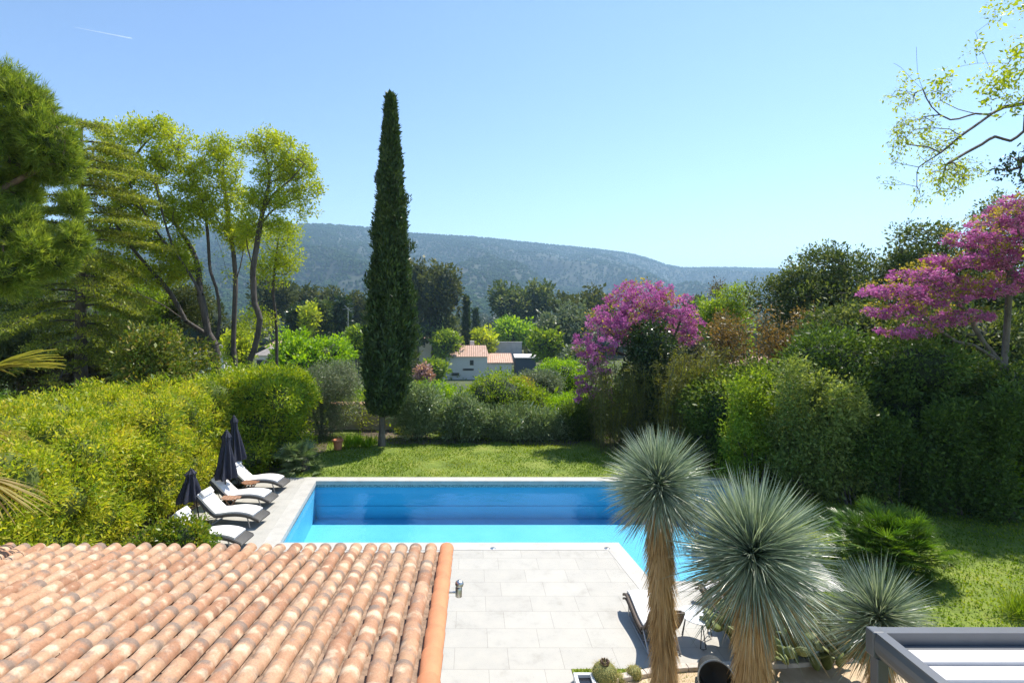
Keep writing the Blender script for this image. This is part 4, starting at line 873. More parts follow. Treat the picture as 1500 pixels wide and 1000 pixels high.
def fan_palm(label, base, nl, rad_, Ln, mat, H0=.25, reach=None, cat='palm', stems=1, nseg=18, lowest=-.15):
    t = thing('fan_palm', label, cat, base); base = np.array(base, float); lp_ = []; st = []
    for i in range(nl):
        s0 = base+np.array([R.uniform(-1, 1)*rad_[0], R.uniform(-1, 1)*rad_[1], R.uniform(.05, H0)]); a_ = R.uniform(0, 2*math.pi); el = R.uniform(lowest, 1.35)
        dv = np.array([math.cos(a_)*math.cos(el), math.sin(a_)*math.cos(el), math.sin(el)]); pet = R.uniform(.45, .8)*Ln*1.3 if reach is None else reach*R.uniform(.75, 1.05)
        fan_leaf(lp_, s0, dv, pet, Ln*R.uniform(.75, 1.05), nseg, 1.25, Ln*.055, col=R.uniform(.2, .8)); st.append((s0, s0+dv*pet))
    V, F, r = merge(lp_); npmesh('fronds', V, F, mat, t, r)
    A = np.array([a for a, b in st]); B = np.array([b for a, b in st]); V, F = frustums(A, B, np.full(nl, .009), np.full(nl, .006), 4); npmesh('petioles', V, F, mat, t, np.full(len(F), .4))
    mb = MB()
    for i in range(stems):
        x, y = base[0]+R.uniform(-1, 1)*rad_[0]*.8, base[1]+R.uniform(-1, 1)*rad_[1]*.8; mb.tube([(x, y, base[2]-.02), (x+.03, y, base[2]+H0)], [.13, .10], 10)
    mb.build('stems', B_dark, t, True, world=True)
F_fan = leafmat('fan_palm_leaf', [(.03, .075, .012), (.075, .15, .016), (.18, .27, .03)], .4, (1.3, 1.4, .5), rough=.35, spec=.5)
F_fan2 = leafmat('fan_palm_leaf_silver', [(.08, .13, .04), (.15, .21, .08), (.32, .37, .18)], .25, (1.2, 1.3, .6), rough=.35, spec=.5)
gb = G(1302, 836); fan_palm('big clump of green fan palm leaves on the lawn behind the small yucca', gb, 300, (.42, .3), .44, F_fan, .45, stems=5, nseg=16, reach=.98, lowest=.0)
gb = G(437, 690); fan_palm('dark spiky dwarf fan palm beside the far end of the left deck', gb, 80, (.45, .3), .50, F_fan2, .6, stems=4)
# palm at the left edge: trunk outside the frame, fronds reaching in
F_frond = leafmat('palm_frond', [(.14, .17, .03), (.28, .27, .06), (.42, .33, .16)], .45, (1.3, 1.2, .6), rough=.4)
t = thing('palm_tree', 'palm with big pleated fans reaching in from the left edge', 'palm', (-9.1, 7.6, 0)); ct = np.array([-9.1, 7.6, 4.95]); lp_ = []; st = []
tg = [((28, 508), .46, .2, .9), ((15, 640), .5, .05, .8), ((-2, 690), .60, -.3, .85)]
def frond_to(tip, dist_, Ln, col, spread, nseg=26):
    q = P(tip[0], tip[1], dist_); dv = q-ct; pet = max(.1, np.linalg.norm(dv)-Ln); fan_leaf(lp_, ct, dv, pet, Ln*1.1, nseg, spread, .05, droop=.35, col=col); st.append((ct, ct+unit(dv)*pet))
frond_to((72, 512), 7.4, .95, .35, .55); frond_to((30, 632), 7.3, .8, .6, .5); frond_to((52, 735), 7.1, 1.05, .75, .75, 34)
for i in range(16):
    a_ = R.uniform(1.2, 5.4); el = R.uniform(-.6, 1.2); dv = np.array([math.cos(a_)*math.cos(el), math.sin(a_)*math.cos(el), math.sin(el)]); fan_leaf(lp_, ct, dv, .6, .95, 24, 1.1, .05, droop=.3, col=R.uniform(.1, .6)); st.append((ct, ct+dv*.6))
V, F, r = merge(lp_); npmesh('fronds', V, F, F_frond, t, r); A = np.array([a for a, b in st]); B = np.array([b for a, b in st]); V, F = frustums(A, B, np.full(len(A), .016), np.full(len(A), .01), 5); npmesh('petioles', V, F, F_frond, t, np.full(len(F), .4))
MB().tube([(-9.1, 7.6, -.1), (-9.12, 7.6, 2.5), (-9.1, 7.6, 4.95)], [.17, .14, .15], 14).build('trunk', B_red, t, True, world=True)

# ---------------- yuccas
F_yuc = leafmat('yucca_leaf', [(.10, .145, .10), (.27, .33, .25), (.62, .65, .54)], .22, (1.2, 1.3, .7), rough=.33, spec=.6)
F_straw = leafmat('dead_yucca_leaf', [(.18, .10, .04), (.52, .34, .15), (.74, .57, .33)], .2, (1.2, 1.1, .7), rough=.7, spec=.2)
def yucca(label, base, top, Rr, n, trunk_r, lean=(0, 0, 0), skirt=3800, low=-.75, grp=None):
    t = thing('yucca', label, 'yucca', base, 0, 'blue grey tree yuccas on thatched trunks'); base = np.array(base, float); top = np.array(top, float)
    n0 = n; z = np.clip(R.uniform(low, 1, n)**1, -1, 1); a_ = R.uniform(0, 2*math.pi, n); hr = np.sqrt(1-z*z); U = np.stack([hr*np.cos(a_), hr*np.sin(a_), z], 1)
    U += np.array(lean)*.25; U = unit(U+R.normal(size=U.shape)*.13)
    Ln = Rr*R.uniform(.66, .98, n)*(1-.12*np.clip(-z, 0, 1))*(1+.07*np.sin(a_*3+z*4)+.05*np.sin(a_*7-z*6)); Wn = .0145*R.uniform(.7, 1.2, n)*(Rr/.85)**.4
    O = top+U*(Rr*R.uniform(.02, .16, n))[:, None]+np.stack([R.normal(size=n)*.03*Rr, R.normal(size=n)*.03*Rr, z*.19*Rr], 1); Nn = unit(np.cross(np.cross(U, R.normal(size=(n, 3))), U)); W = np.cross(Nn, U)
    f = np.array([0, .25, .6, .86, 1.0]); wd = np.array([.9, 1.0, .75, .4, .04]); bend = R.normal(size=n)*Rr*.035; dr = Rr*R.uniform(.0, .20, n)*(1.1-z*.6)*hr.clip(.3)
    V = np.empty((n, 10, 3))
    for i in range(5):
        c = O+U*(Ln*f[i])[:, None]; c[:, 2] -= dr*f[i]**2.2; c = c+W*(bend*f[i]**2)[:, None]; V[:, 2*i] = c+W*(Wn*wd[i]/2)[:, None]; V[:, 2*i+1] = c-W*(Wn*wd[i]/2)[:, None]
    F = (np.arange(n)[:, None, None]*10+np.array([[0, 1, 3, 2], [2, 3, 5, 4], [4, 5, 7, 6], [6, 7, 9, 8]])[None]).reshape(-1, 4)
    rn = np.repeat(np.clip(.48+R.normal(size=n)*.30, 0, 1), 4); dead = (z < low+.28) & (R.uniform(size=n) < .35); fd = np.repeat(~dead, 4); npmesh('leaf_head', V.reshape(-1, 3), F[fd], F_yuc, t, rn[fd]); npmesh('dying_leaves', V.reshape(-1, 3), F[~fd], F_straw, t, rn[~fd])
    # skirt of dead leaves
    m_ = skirt; s_ = R.uniform(0.0, 1.0, m_); ax = base[None]+(top-base)[None]*s_[:, None]; an = R.uniform(0, 2*math.pi, m_)
    rad_ = trunk_r*(1.0+.22*np.sin(s_*9+1)*.5+.10*np.sin(an*3+s_*6))*np.where(s_ > .9, .85, 1); ro = np.stack([np.cos(an), np.sin(an), 0*an], 1)
    st = ax+ro*(rad_*.72)[:, None]; Ld = R.uniform(.28, .55, m_)*(Rr/.85)**.3; U = ro*R.uniform(.05, .30, m_)[:, None]+R.normal(size=(m_, 3))*.05; U[:, 2] = -1; U = unit(U)
    st[:, 2] = np.maximum(st[:, 2], base[2]+Ld*.95)
    Nn = unit(ro+R.normal(size=(m_, 3))*.4); W = unit(np.cross(Nn, U)); V = np.empty((m_, 6, 3)); wd2 = R.uniform(.006, .015, m_)
    for i, (ff, ww) in enumerate(((0, 1.), (.6, .8), (1, .15))):
        c = st+U*(Ld*ff)[:, None]+ro*(ff*ff*.03); V[:, 2*i] = c+W*(wd2*ww/2)[:, None]; V[:, 2*i+1] = c-W*(wd2*ww/2)[:, None]
    F = (np.arange(m_)[:, None, None]*6+np.array([[0, 1, 3, 2], [2, 3, 5, 4]])[None]).reshape(-1, 4)
    cv = np.clip(.56+R.normal(size=m_)*.22+.12*np.sin(s_*12), 0, 1); npmesh('dead_leaf_skirt', V.reshape(-1, 3), F, F_straw, t, np.repeat(cv, 2))
    MB().tube([base-[0, 0, .05], base*.5+top*.5, top], [trunk_r*.78, trunk_r*.72, trunk_r*.55], 14).build('trunk', B_dark, t, True, world=True)
    return t
h1 = P(965, 716, 8.5); b1 = P(975, 1037, 8.5); b1[2] = .03
yucca('tall yucca, slim thatched trunk and round blue grey head in front of the pool', b1, h1, .91, 2300, .155, (-.2, 0, 0), 8500)
h2 = P(1104, 822, 7.6); b2 = (h2[0]-.10, 7.55, .03)
yucca('biggest yucca, shaggy wide head on a thick straw trunk, middle of the three', b2, h2, 1.14, 3300, .18, (.15, .1, 0), 9000, -.66)
h3 = P(1288, 912, 8.3); b3 = (h3[0]+.03, 8.32, .03)
yucca('smallest yucca with a low head directly behind the pergola corner', b3, h3, .90, 1700, .15, (0, 0, 0), 2200, -.7)

# ---------------- cacti
F_pad = plain('cactus_pad', (.15, .18, .05), .55, var=.25, scale=6, bmp=.2); M_ball = None
m, t, b = nt('barrel_cactus'); wv = N(t, 'ShaderNodeTexNoise'); wv.inputs['Scale'].default_value = 60; L(t, objco(t), wv.inputs['Vector']); r = ramp(t, [(.4, (.10, .13, .03)), (.6, (.26, .25, .08))], wv.outputs['Fac']); L(t, r.outputs[0], b.inputs['Base Color']); b.inputs['Roughness'].default_value = .7; M_ball = m
F_spine = leafmat('cactus_spine', [(.40, .34, .10), (.58, .50, .20), (.70, .62, .32)], .3, (1, 1, .8), rough=.6)
def barrel(px, py, r_, label, flower=False):
    g = G(px, py); k = 44; nr = 22; e = thing('barrel_cactus', label, 'cactus', (g[0], g[1], 0), 0, 'golden barrel cacti in the turf strip')
    MB().lathe((0, 0, r_*.82), [(max(0, r_*math.sin(math.pi*i/18)), -r_*.88*math.cos(math.pi*i/18)) for i in range(19)], k*3, wob=lambda a_, z: 1+.05*math.cos(nr*a_)).build('body', M_ball, e, True, auto=False)
    an = np.repeat(np.arange(nr)*2*np.pi/nr, 16); ph = np.tile(np.linspace(.25, 2.4, 16), nr); Cc = np.stack([1.05*r_*np.sin(ph)*np.cos(an), 1.05*r_*np.sin(ph)*np.sin(an), r_*.82+r_*.9*np.cos(ph)], 1); D = unit(Cc-[0, 0, r_*.8])
    V, F, rr_ = needles(Cc, D, 15, r_*.17+.012, .006, .9); npmesh('spines', V, F, F_spine, e, rr_, local=True)
    if flower:
        mb = MB()
        for i in range(9):
            a_ = i*2*math.pi/9; mb.lathe((r_*.3*math.cos(a_), r_*.3*math.sin(a_), r_*1.62), [(.014, 0), (.022, .03), (.012, .07), (0, .075)], 8)
        mb.build('buds', B_red, e, True)
barrel(886, 1000, .205, 'largest golden barrel cactus with a ring of brown buds on top', True); barrel(908, 999, .075, 'tiny golden barrel cactus between its two larger neighbours'); barrel(929, 993, .12, 'medium golden barrel cactus nearest the tall yucca trunk')
g = np.array([5.75, 9.55, 0.02]); e = thing('prickly_pear', 'spreading prickly pear cactus with thick flat pads behind the stone edging', 'cactus', g); ns = 0
bm = bmesh.new(); bmesh.ops.create_uvsphere(bm, u_segments=14, v_segments=9, radius=1); sv = np.array([v.co[:] for v in bm.verts]); bm.verts.index_update(); sf = [[v.index for v in f.verts] for f in bm.faces]; bm.free()
def pad(c, ax, nrm, l, w_, th):
    ax = unit(np.array(ax)); nrm = unit(np.cross(np.cross(ax, nrm), ax)); sd_ = np.cross(nrm, ax); q = sv.copy(); wz = 1-.25*(-q[:, 2]).clip(0)
    V = np.array(c)+ax*(l/2)+q[:, [0]]*wz[:, None]*sd_*(w_/2)+q[:, [1]]*nrm*(th/2)+q[:, [2]]*ax*(l/2); return V, sf
pads = []
def addpad(p0, ax, lvl):
    nrm = R.normal(size=3); nrm[2] *= .3; l = R.uniform(.24, .34)*(1-.07*lvl); V, f = pad(p0, ax, nrm, l, l*.72, .055); MBp.add(V, f, R.uniform())
    if lvl < 3:
        for _ in range(R.integers(1, 4) if lvl else 3):
            a2 = unit(np.array(ax)+R.normal(size=3)*[.75, .75, .35]); a2[2] = abs(a2[2])*.8+.15; addpad(np.array(p0)+unit(np.array(ax))*l*.92, a2, lvl+1)
MBp = MB()
for i in range(34): addpad(g+np.array([R.uniform(-.75, .95), R.uniform(-.2, .75), 0]), unit(np.array([R.uniform(-.5, .5), R.uniform(-.5, .5), 1])), 0)
MBp.build('pads', F_pad, e, True, world=True, auto=False)
# ================================================================== right side
F_shrubl = leafmat('olive_green_leaf', [(.09, .14, .03), (.18, .24, .055), (.36, .41, .13)], .42)
F_laurel2 = leafmat('laurel_leaf_c', [(.03, .065, .014), (.07, .13, .022), (.17, .25, .05)], .35, spec=.25)
# judas tree behind the back border
d = 26.5; bJ = gbase(955, 27.5); bJ = np.array([bJ[0], 27.5, float(terrain_z(bJ[0], 27.5))])
lob = [LB(940, 435, d, 52, 24), LB(900, 470, d-1, 40, 26), LB(985, 452, d, 36, 24), LB(872, 505, d-1.5, 34, 24), LB(868, 545, d-2, 24, 28), LB(930, 480, d, 46, 26), LB(850, 570, d-2, 16, 20), LB(1000, 480, d+.5, 30, 26), LB(880, 580, d-1, 24, 24)]
tree('judas_tree', 'judas tree covered in magenta blossom behind the end of the pool', 'tree', bJ, [[bJ, P(960, 600, 27), P(955, 540, 26.8), P(945, 480, 26.5)], [P(955, 550, 26.8), P(915, 520, 26), P(880, 510, 25.3)], [P(957, 560, 27), P(985, 500, 26.8), P(1000, 460, 26.5)]], lob, 760, (.075, .055), F_judas, B_dark, m=19, s=.10, r0=.13, twig_leaves=3.4, shell=.2, step=.4, flat=.7, crown='blossom', rs=.6, rmin=.010)
jt = bpy.context.scene.objects['judas_tree']; att, D = lobe_pts(lob, 260, shell=.6); V, F, r = clumps(att, .15, 12, .08, .07, D); npmesh('leaves', V, F, F_judasl, jt, r)
# ivy covered tree and the canes in front of it
b_ = gbase(950, 24.6); lob = [LB(950, 505, 24.6, 30, 26), LB(945, 545, 24.6, 27, 32), LB(958, 590, 24.6, 30, 36), LB(945, 630, 24.6, 32, 30)]
bush('ivy_covered_tree', 'dark column of ivy standing in front of the magenta judas tree', 'tree', b_, lob, 900, 20, .14, (.11, .075), F_ivy, CORE_D, B_dark, crown='ivy', rmax=1.15)
def canes(label, x0, x1, yb, n, H, mat, grp, name='bamboo_clump', leafm=60):
    base = ((x0+x1)/2, yb, 0); t = thing(name, label, 'bamboo', base, 0, grp); A_, B_ = [], []; lv = []
    for i in range(n):
        x = R.uniform(x0, x1); y = yb+R.uniform(-.7, .7); h = H*R.uniform(.7, 1.1); lx, ly = R.normal()*.14, R.normal()*.10-.05; pts = np.array([[x+lx*h*s_**2, y+ly*h*s_**2, h*s_] for s_ in np.linspace(0, 1, 6)])
        A_.append(pts[:-1]); B_.append(pts[1:])
        for _ in range(leafm//8): s_ = R.uniform(.18, 1); lv.append([x+lx*h*s_**2, y+ly*h*s_**2, h*s_])
    A_ = np.concatenate(A_); B_ = np.concatenate(B_); V, F = frustums(A_, B_, np.full(len(A_), .013), np.full(len(A_), .011), 4); npmesh('canes', V, F, M_cane, t, np.full(len(F), .5))
    V, F, r = clumps(np.array(lv), .14, 11, .13, .024, None, droop=.3, up=0, nup=.2); npmesh('foliage', V, F, mat, t, r)
M_cane = plain('cane', (.10, .10, .04), .5, var=.3, scale=3)
canes('dense screen of thin brownish bamboo canes below the magenta blossom', 5.7, 8.0, 24.0, 80, 4.0, F_bam, 'bamboo at the right end of the back border', leafm=190)
canes('yellow green bamboo canes rising behind the tall yucca head', 8.1, 11.2, 23.2, 100, 4.4, leafmat('bamboo_leaf', [(.09, .10, .02), (.17, .18, .03), (.28, .27, .05)], .4), 'bamboo at the right end of the back border', leafm=190)
# rusty young trees
for (px, py, dd, rx, rz, n_, mt, lab, mm_) in ((1135, 490, 25, 52, 50, 190, F_rust, 'thin tree with rust coloured young leaves in front of the dark oaks', 12), (1065, 500, 26, 45, 50, 190, F_rust, 'brownish young tree just right of the magenta blossom', 13), (1060, 452, 34, 40, 32, 220, F_spring, 'pale green airy tree beyond the rusty ones', 22), (1190, 490, 25, 34, 52, 200, F_rust, 'sparse orange brown sapling against the dark oaks', 10), (1040, 560, 26, 42, 36, 260, F_bam, 'yellow brown shrub behind the big yucca', 16), (1095, 560, 26.5, 45, 30, 260, F_brown, 'brown twiggy shrub under the rusty trees', 14), (1050, 425, 40, 12, 22, 40, F_brown, 'tiny dark leaved treetop rising above the pale green tree', 16), (1100, 590, 23.5, 50, 32, 320, F_spring, 'bright green shrub lit between the bamboo and the dark laurel hedge', 22)):
    q = P(px, py, dd); b0 = np.array([q[0], dd, float(terrain_z(q[0], dd))])
    l3 = [LB(px+R.uniform(-.5, .5)*rx, py+R.uniform(-.5, .6)*rz, dd+R.uniform(-.8, .8), rx*R.uniform(.4, .65), rz*R.uniform(.4, .65)) for _ in range(6)]
    tree('young_tree', lab, 'tree', b0, [[b0, P(px, py+rz*.6, dd), P(px+3, py, dd)]], l3, n_, (.12, .06), mt, B_dark, m=mm_, s=.28, r0=.08, rmin=.008)
# holm oaks
def oak(px, d, lobes, label, natt=520, m=40, mat=None, base_px=None):
    b0 = gbase(base_px or px, d); b0[2] = float(terrain_z(b0[0], d))
    tree('holm_oak', label, 'tree', b0, [[b0, P(px, 560, d), P(px, 470, d), P(px+4, 420, d)], [P(px, 540, d), P(px-45, 470, d+.5)], [P(px, 520, d), P(px+45, 450, d-.5)]], lobes, natt, (.15, .08), mat or F_oak, B_dark, m=m, s=.36, r0=.32, twig_leaves=.5, rmin=.012, shell=.4, group='dark holm oaks beyond the laurel hedge')
oak(1215, 31, [LB(1205, 395, 31, 44, 34), LB(1255, 405, 31, 44, 34), LB(1170, 420, 31, 36, 34), LB(1130, 435, 31.5, 32, 26), LB(1210, 450, 30, 75, 42), LB(1255, 480, 29.5, 55, 50), LB(1180, 500, 30, 50, 45), LB(1290, 440, 31, 30, 40)], 'broad dark holm oak with a pale sunlit top, left of the pink tree', 760)
oak(1350, 29, [LB(1352, 352, 29, 36, 28), LB(1340, 395, 29, 40, 34), LB(1380, 400, 29.5, 45, 45), LB(1330, 450, 28.5, 45, 45), LB(1400, 470, 28.5, 55, 50)], 'dark green holm oak whose top rises behind the pink tree', 520)
oak(1470, 27, [LB(1475, 320, 27, 40, 32), LB(1500, 380, 27, 60, 60), LB(1450, 460, 26, 70, 60), LB(1530, 470, 26, 70, 70)], 'holm oak at the right edge, over the top of the pink tree', 520)
# judas tree on the right
d = 18.2; bJ = np.array([17.6, 18.0, 0.0])
lob = [LB(1300, 427, d, 34, 10, 46), LB(1345, 405, d, 32, 11, 46), LB(1310, 457, d, 36, 9, 46), LB(1360, 440, d, 40, 12, 46), LB(1330, 486, d, 34, 9, 46), LB(1395, 385, d, 34, 12, 46), LB(1430, 350, d, 34, 13, 46), LB(1400, 420, d, 40, 14, 46), LB(1375, 470, d, 34, 9, 46), LB(1465, 325, d, 32, 13, 46), LB(1450, 380, d, 38, 14, 46), LB(1490, 300, d, 30, 12, 46), LB(1440, 425, d, 36, 12, 46), LB(1490, 360, d, 36, 16, 46), LB(1505, 410, d, 36, 16, 46), LB(1420, 462, d, 28, 8, 46), LB(1530, 330, d, 30, 20, 46)]
tree('judas_tree', 'large judas tree with magenta blossom and pale bare limbs at the right edge', 'tree', bJ, [[bJ, P(1480, 580, 17.9), P(1462, 528, 17.9), P(1440, 500, 18), P(1410, 450, 18.2), P(1380, 425, 18.2)], [P(1462, 528, 17.9), P(1425, 505, 17.9), P(1400, 500, 18), P(1350, 462, 18.2)], [P(1470, 545, 17.9), P(1475, 480, 18.1), P(1480, 400, 18.2)]], lob, 1050, (.065, .048), F_judas, B_grey, m=17, s=.085, r0=.13, twig_leaves=3.8, shell=.2, step=.4, flat=.6, crown='blossom', rs=.6, rmin=.009)
jt = bpy.context.scene.objects['judas_tree.001']; att, D = lobe_pts(lob, 420, shell=.65); att[:, 2] += .12; V, F, r = clumps(att, .11, 16, .075, .06, D); npmesh('leaves', V, F, F_judasl, jt, r)
# laurel hedge and taller evergreen mass on the right
def hl(path, zs, rr, n, ry=1.0):
    out = []; path = np.array(path, float)
    for i in range(n):
        s_ = (i*.618) % 1*(len(path)-1); k_ = int(s_); q = path[k_]*(1-s_+k_)+path[min(k_+1, len(path)-1)]*(s_-k_); z = zs[i % len(zs)]
        out.append((q[0]+R.uniform(-.6, .6), q[1]+R.uniform(-.7, .7), z+R.uniform(-.5, .55), rr*R.uniform(.6, 1.15), rr*R.uniform(.85, 1.2)*ry, rr*R.uniform(.8, 1.05)))
    return out
lob = hl([(10.2, 22.3), (11.8, 21.4), (13.0, 20.6)], [.8, 1.9, 2.7], 1.1, 22); bush('laurel_hedge', 'dark laurel hedge behind the biggest yucca head', 'hedge', (11.8, 21.6, 0), lob, 1150, 52, .27, (.13, .06), leafmat('laurel_leaf_b', [(.035, .07, .012), (.085, .14, .02), (.24, .30, .06)], .4, rough=.5, spec=.25, patch=1.0), CORE_D, B_dark, group='dark evergreen hedging on the right', rmax=1.12)
lob = hl([(12.9, 20.1), (14.8, 19.2), (16.6, 18.6)], [.8, 2.0, 3.2, 4.0], 1.2, 34); bush('laurel_hedge', 'shady evergreen hedge behind the green fan palm clump', 'hedge', (15, 20, 0), lob, 1500, 48, .28, (.12, .055), F_laurel2, CORE_D, B_dark, group='dark evergreen hedging on the right', rmax=1.12)
lob = hl([(16.8, 18.4), (19.3, 17.6), (22, 16.6)], [.8, 2.0, 3.0, 3.5], 1.2, 34); bush('laurel_hedge', 'evergreen hedge under the right judas tree, at the edge of the photo', 'hedge', (19, 18.5, 0), lob, 1200, 52, .28, (.12, .055), F_laurel, CORE_D, B_dark, group='dark evergreen hedging on the right', rmax=1.12)
lob = hl([(15.5, 22.6), (17, 22.3), (19, 21.8), (21, 20.5)], [3.8, 4.8], 1.2, 16); bush('evergreen_thicket', 'taller dark evergreen thicket between the hedge and the oaks', 'shrub', (16, 22, 0), lob, 900, 46, .34, (.16, .08), F_oak, CORE_D, B_dark, rmax=1.15)
c = P(1475, 690, 17.0); bush('shrub', 'bright green sunlit shrub low in the shade at the right edge', 'shrub', (c[0], 17, 0), [(c[0], 17, .95, .6, .5, .55), (c[0]+.7, 17, 1.3, .5, .5, .5), (c[0]-.6, 17.1, .5, .4, .4, .4)], 150, 18, .16, (.12, .06), F_lime, None, B_dark)
for (px, py, dd, rx, rz, lab, mt) in ((1105, 590, 19.0, 44, 36, 'feathery sunlit green shrub at the left end of the laurel hedge', F_spring), (1180, 575, 18.1, 50, 38, 'light olive green feathery shrub on top of the laurel hedge', F_shrubl), (1245, 600, 17.4, 42, 36, 'yellowish green shrub in the middle of the right hedging', F_shrubl), (1310, 640, 17.0, 36, 30, 'small dappled bush growing out of the shady hedge', F_laurel2), (1395, 620, 16.5, 46, 36, 'glossy dark bush standing proud under the pale judas limbs', F_laurel2), (1475, 610, 16.1, 44, 36, 'dark leafy bush where the hedge meets the edge', F_laurel2)):
    c = P(px, py, dd); k = dd/FOC
    l3 = [LB(px+R.uniform(-.6, .6)*rx, py+R.uniform(-.5, .8)*rz, dd+R.uniform(-.3, .3), rx*R.uniform(.18, .34), rz*R.uniform(.4, .8)) for _ in range(15)]
    l3 += [(c[0]+R.uniform(-.9, .9), dd+.3+R.uniform(-.3, .3), h_, R.uniform(.45, .7), .5, R.uniform(.4, .6)) for h_ in (.5, .6, 1.1, 1.2, 1.7, 1.8, 2.3)]
    bush('shrub', lab, 'shrub', (c[0], dd, 0), l3, 560, 30, .18, (.10, .045), mt, None, B_dark, up=.3, rmin=.4, rmax=1.25)
# a grass tuft at the far right of the lawn
c = G(1503, 905); Cc = np.array([[c[0], c[1], .02]])+R.normal(size=(26, 3))*[.14, .10, 0]; V, F, r = clumps(Cc, .04, 24, .42, .010, None, up=.9, nup=0, flat=.1); e = thing('grass_tuft', 'arching tuft of pale ornamental grass beyond the pergola beam', 'plant', c); npmesh('foliage', V, F, F_spring, e, r)
# tree overhanging the top right corner
d = 12.5; z4 = lambda x, y, dd=12.5: P(x/3.123+1240, y/3.123, dd)
bT = np.array([17.6, 13.5, 0]); trk = [[bT, (17.4, 13.3, 5), (16.6, 13.0, 9), (16.2, 12.8, 12), (15.8, 12.6, 15)], [(16.6, 13, 8.6), z4(900, 430), z4(812, 475), z4(720, 490), z4(650, 525), z4(590, 520), z4(475, 548, 12.2), z4(390, 490, 12.2), z4(350, 410, 12), z4(325, 330, 12), z4(320, 215, 12)],
      [z4(700, 495), z4(590, 575, 12.2), z4(525, 620, 12.1), z4(430, 700, 12), z4(350, 750, 11.9), z4(322, 790, 11.9), z4(322, 920, 11.9), z4(295, 975, 11.9)], [(16.9, 13.1, 7.2), z4(880, 560), z4(812, 600), z4(750, 645), z4(680, 625), z4(620, 660), z4(545, 700), z4(470, 745, 12.3)],
      [z4(350, 410, 12), z4(300, 365, 12), z4(250, 310, 12), z4(215, 290, 12)], [z4(590, 520), z4(510, 500, 12.6), z4(450, 470, 12.6)], [(16.6, 13, 9.5), z4(860, 290), z4(740, 290), z4(600, 290, 12.4), z4(500, 310, 12.4)], [z4(740, 470), z4(690, 380, 12.6), z4(640, 280, 12.6), z4(590, 150, 12.6)]]
zl = lambda x, y, rx, rz, dd=12.3: LB(x/3.123+1240, y/3.123, dd, rx/3.123, rz/3.123)
lob = [zl(740, 110, 90, 110), zl(790, 250, 110, 110), zl(700, 400, 130, 80), zl(600, 440, 70, 60), zl(770, 470, 80, 90), zl(540, 220, 45, 50), zl(450, 340, 60, 35), zl(465, 455, 55, 28), zl(230, 330, 55, 50), zl(300, 285, 40, 28), zl(640, 60, 60, 60), zl(620, 600, 60, 50), (15.6, 12.6, 14.5, 1.8, 1.6, 1.6), (17, 13, 12, 1.8, 1.6, 2), (18.3, 15.2, 7.8, 1.3, 1.3, 1.1), (18.8, 14.2, 9, 1.4, 1.3, 1.1), (17.8, 13.4, 10.2, 1.2, 1.2, 1.1), (19.6, 16, 9, 1.3, 1.3, 1.1)]
lob2 = [zl(300, 580, 80, 60), zl(240, 640, 55, 50), zl(420, 640, 70, 60), zl(240, 730, 40, 40), zl(200, 840, 50, 25), zl(330, 890, 35, 60), zl(500, 780, 110, 60), zl(470, 840, 60, 70), zl(250, 450, 60, 50), zl(430, 420, 60, 60), zl(380, 700, 60, 50)]
t = thing('hackberry_tree', 'spring tree whose drooping twiggy branches hang in at the top right corner', 'tree', bT)
a1, D1 = lobe_pts(lob, 720, shell=.2); a2, D2 = lobe_pts(lob2, 360, shell=.1); (V, F, r), buf, par, rad = grow(trk, np.concatenate([a1, a2]), .28, .115, rmin=.004, wig=.10, power=.62, sag=.10); npmesh('trunk', V, F, B_dark, t, r, True)
V1 = clumps(np.concatenate([a1, a1+R.normal(size=a1.shape)*.2]), .15, 30, .085, .045, np.concatenate([D1, D1]), rs=.5); V2 = clumps(a2[:260], .09, 12, .060, .03, D2[:260], droop=.5, up=0); V, F, r = merge([V1, V2]); npmesh('crown', V, F, F_yel, t, r)
# shade tree outside the frame is part of the same garden: a dark leafy spray hanging just under it
lob3 = [zl(740, 770, 55, 30), zl(780, 720, 40, 25), zl(810, 830, 40, 20)]
b_ = np.array([18.9, 15.5, 0]); a1, D1 = lobe_pts(lob3, 60, shell=.1); (V, F, r), buf, par, rad = grow([[b_, (18.7, 15, 4), (18.0, 14.2, 7.6), z4(860, 760, 12.8), z4(800, 765, 12.6)]], a1, .3, .045, rmin=.005); t = thing('evergreen_tree', 'dark leafy spray hanging in at the right edge above the pink tree', 'tree', b_); npmesh('trunk', V, F, B_dark, t, r, True)
V, F, r = clumps(a1, .10, 5, .07, .04, D1); npmesh('crown', V, F, F_ivy, t, r)

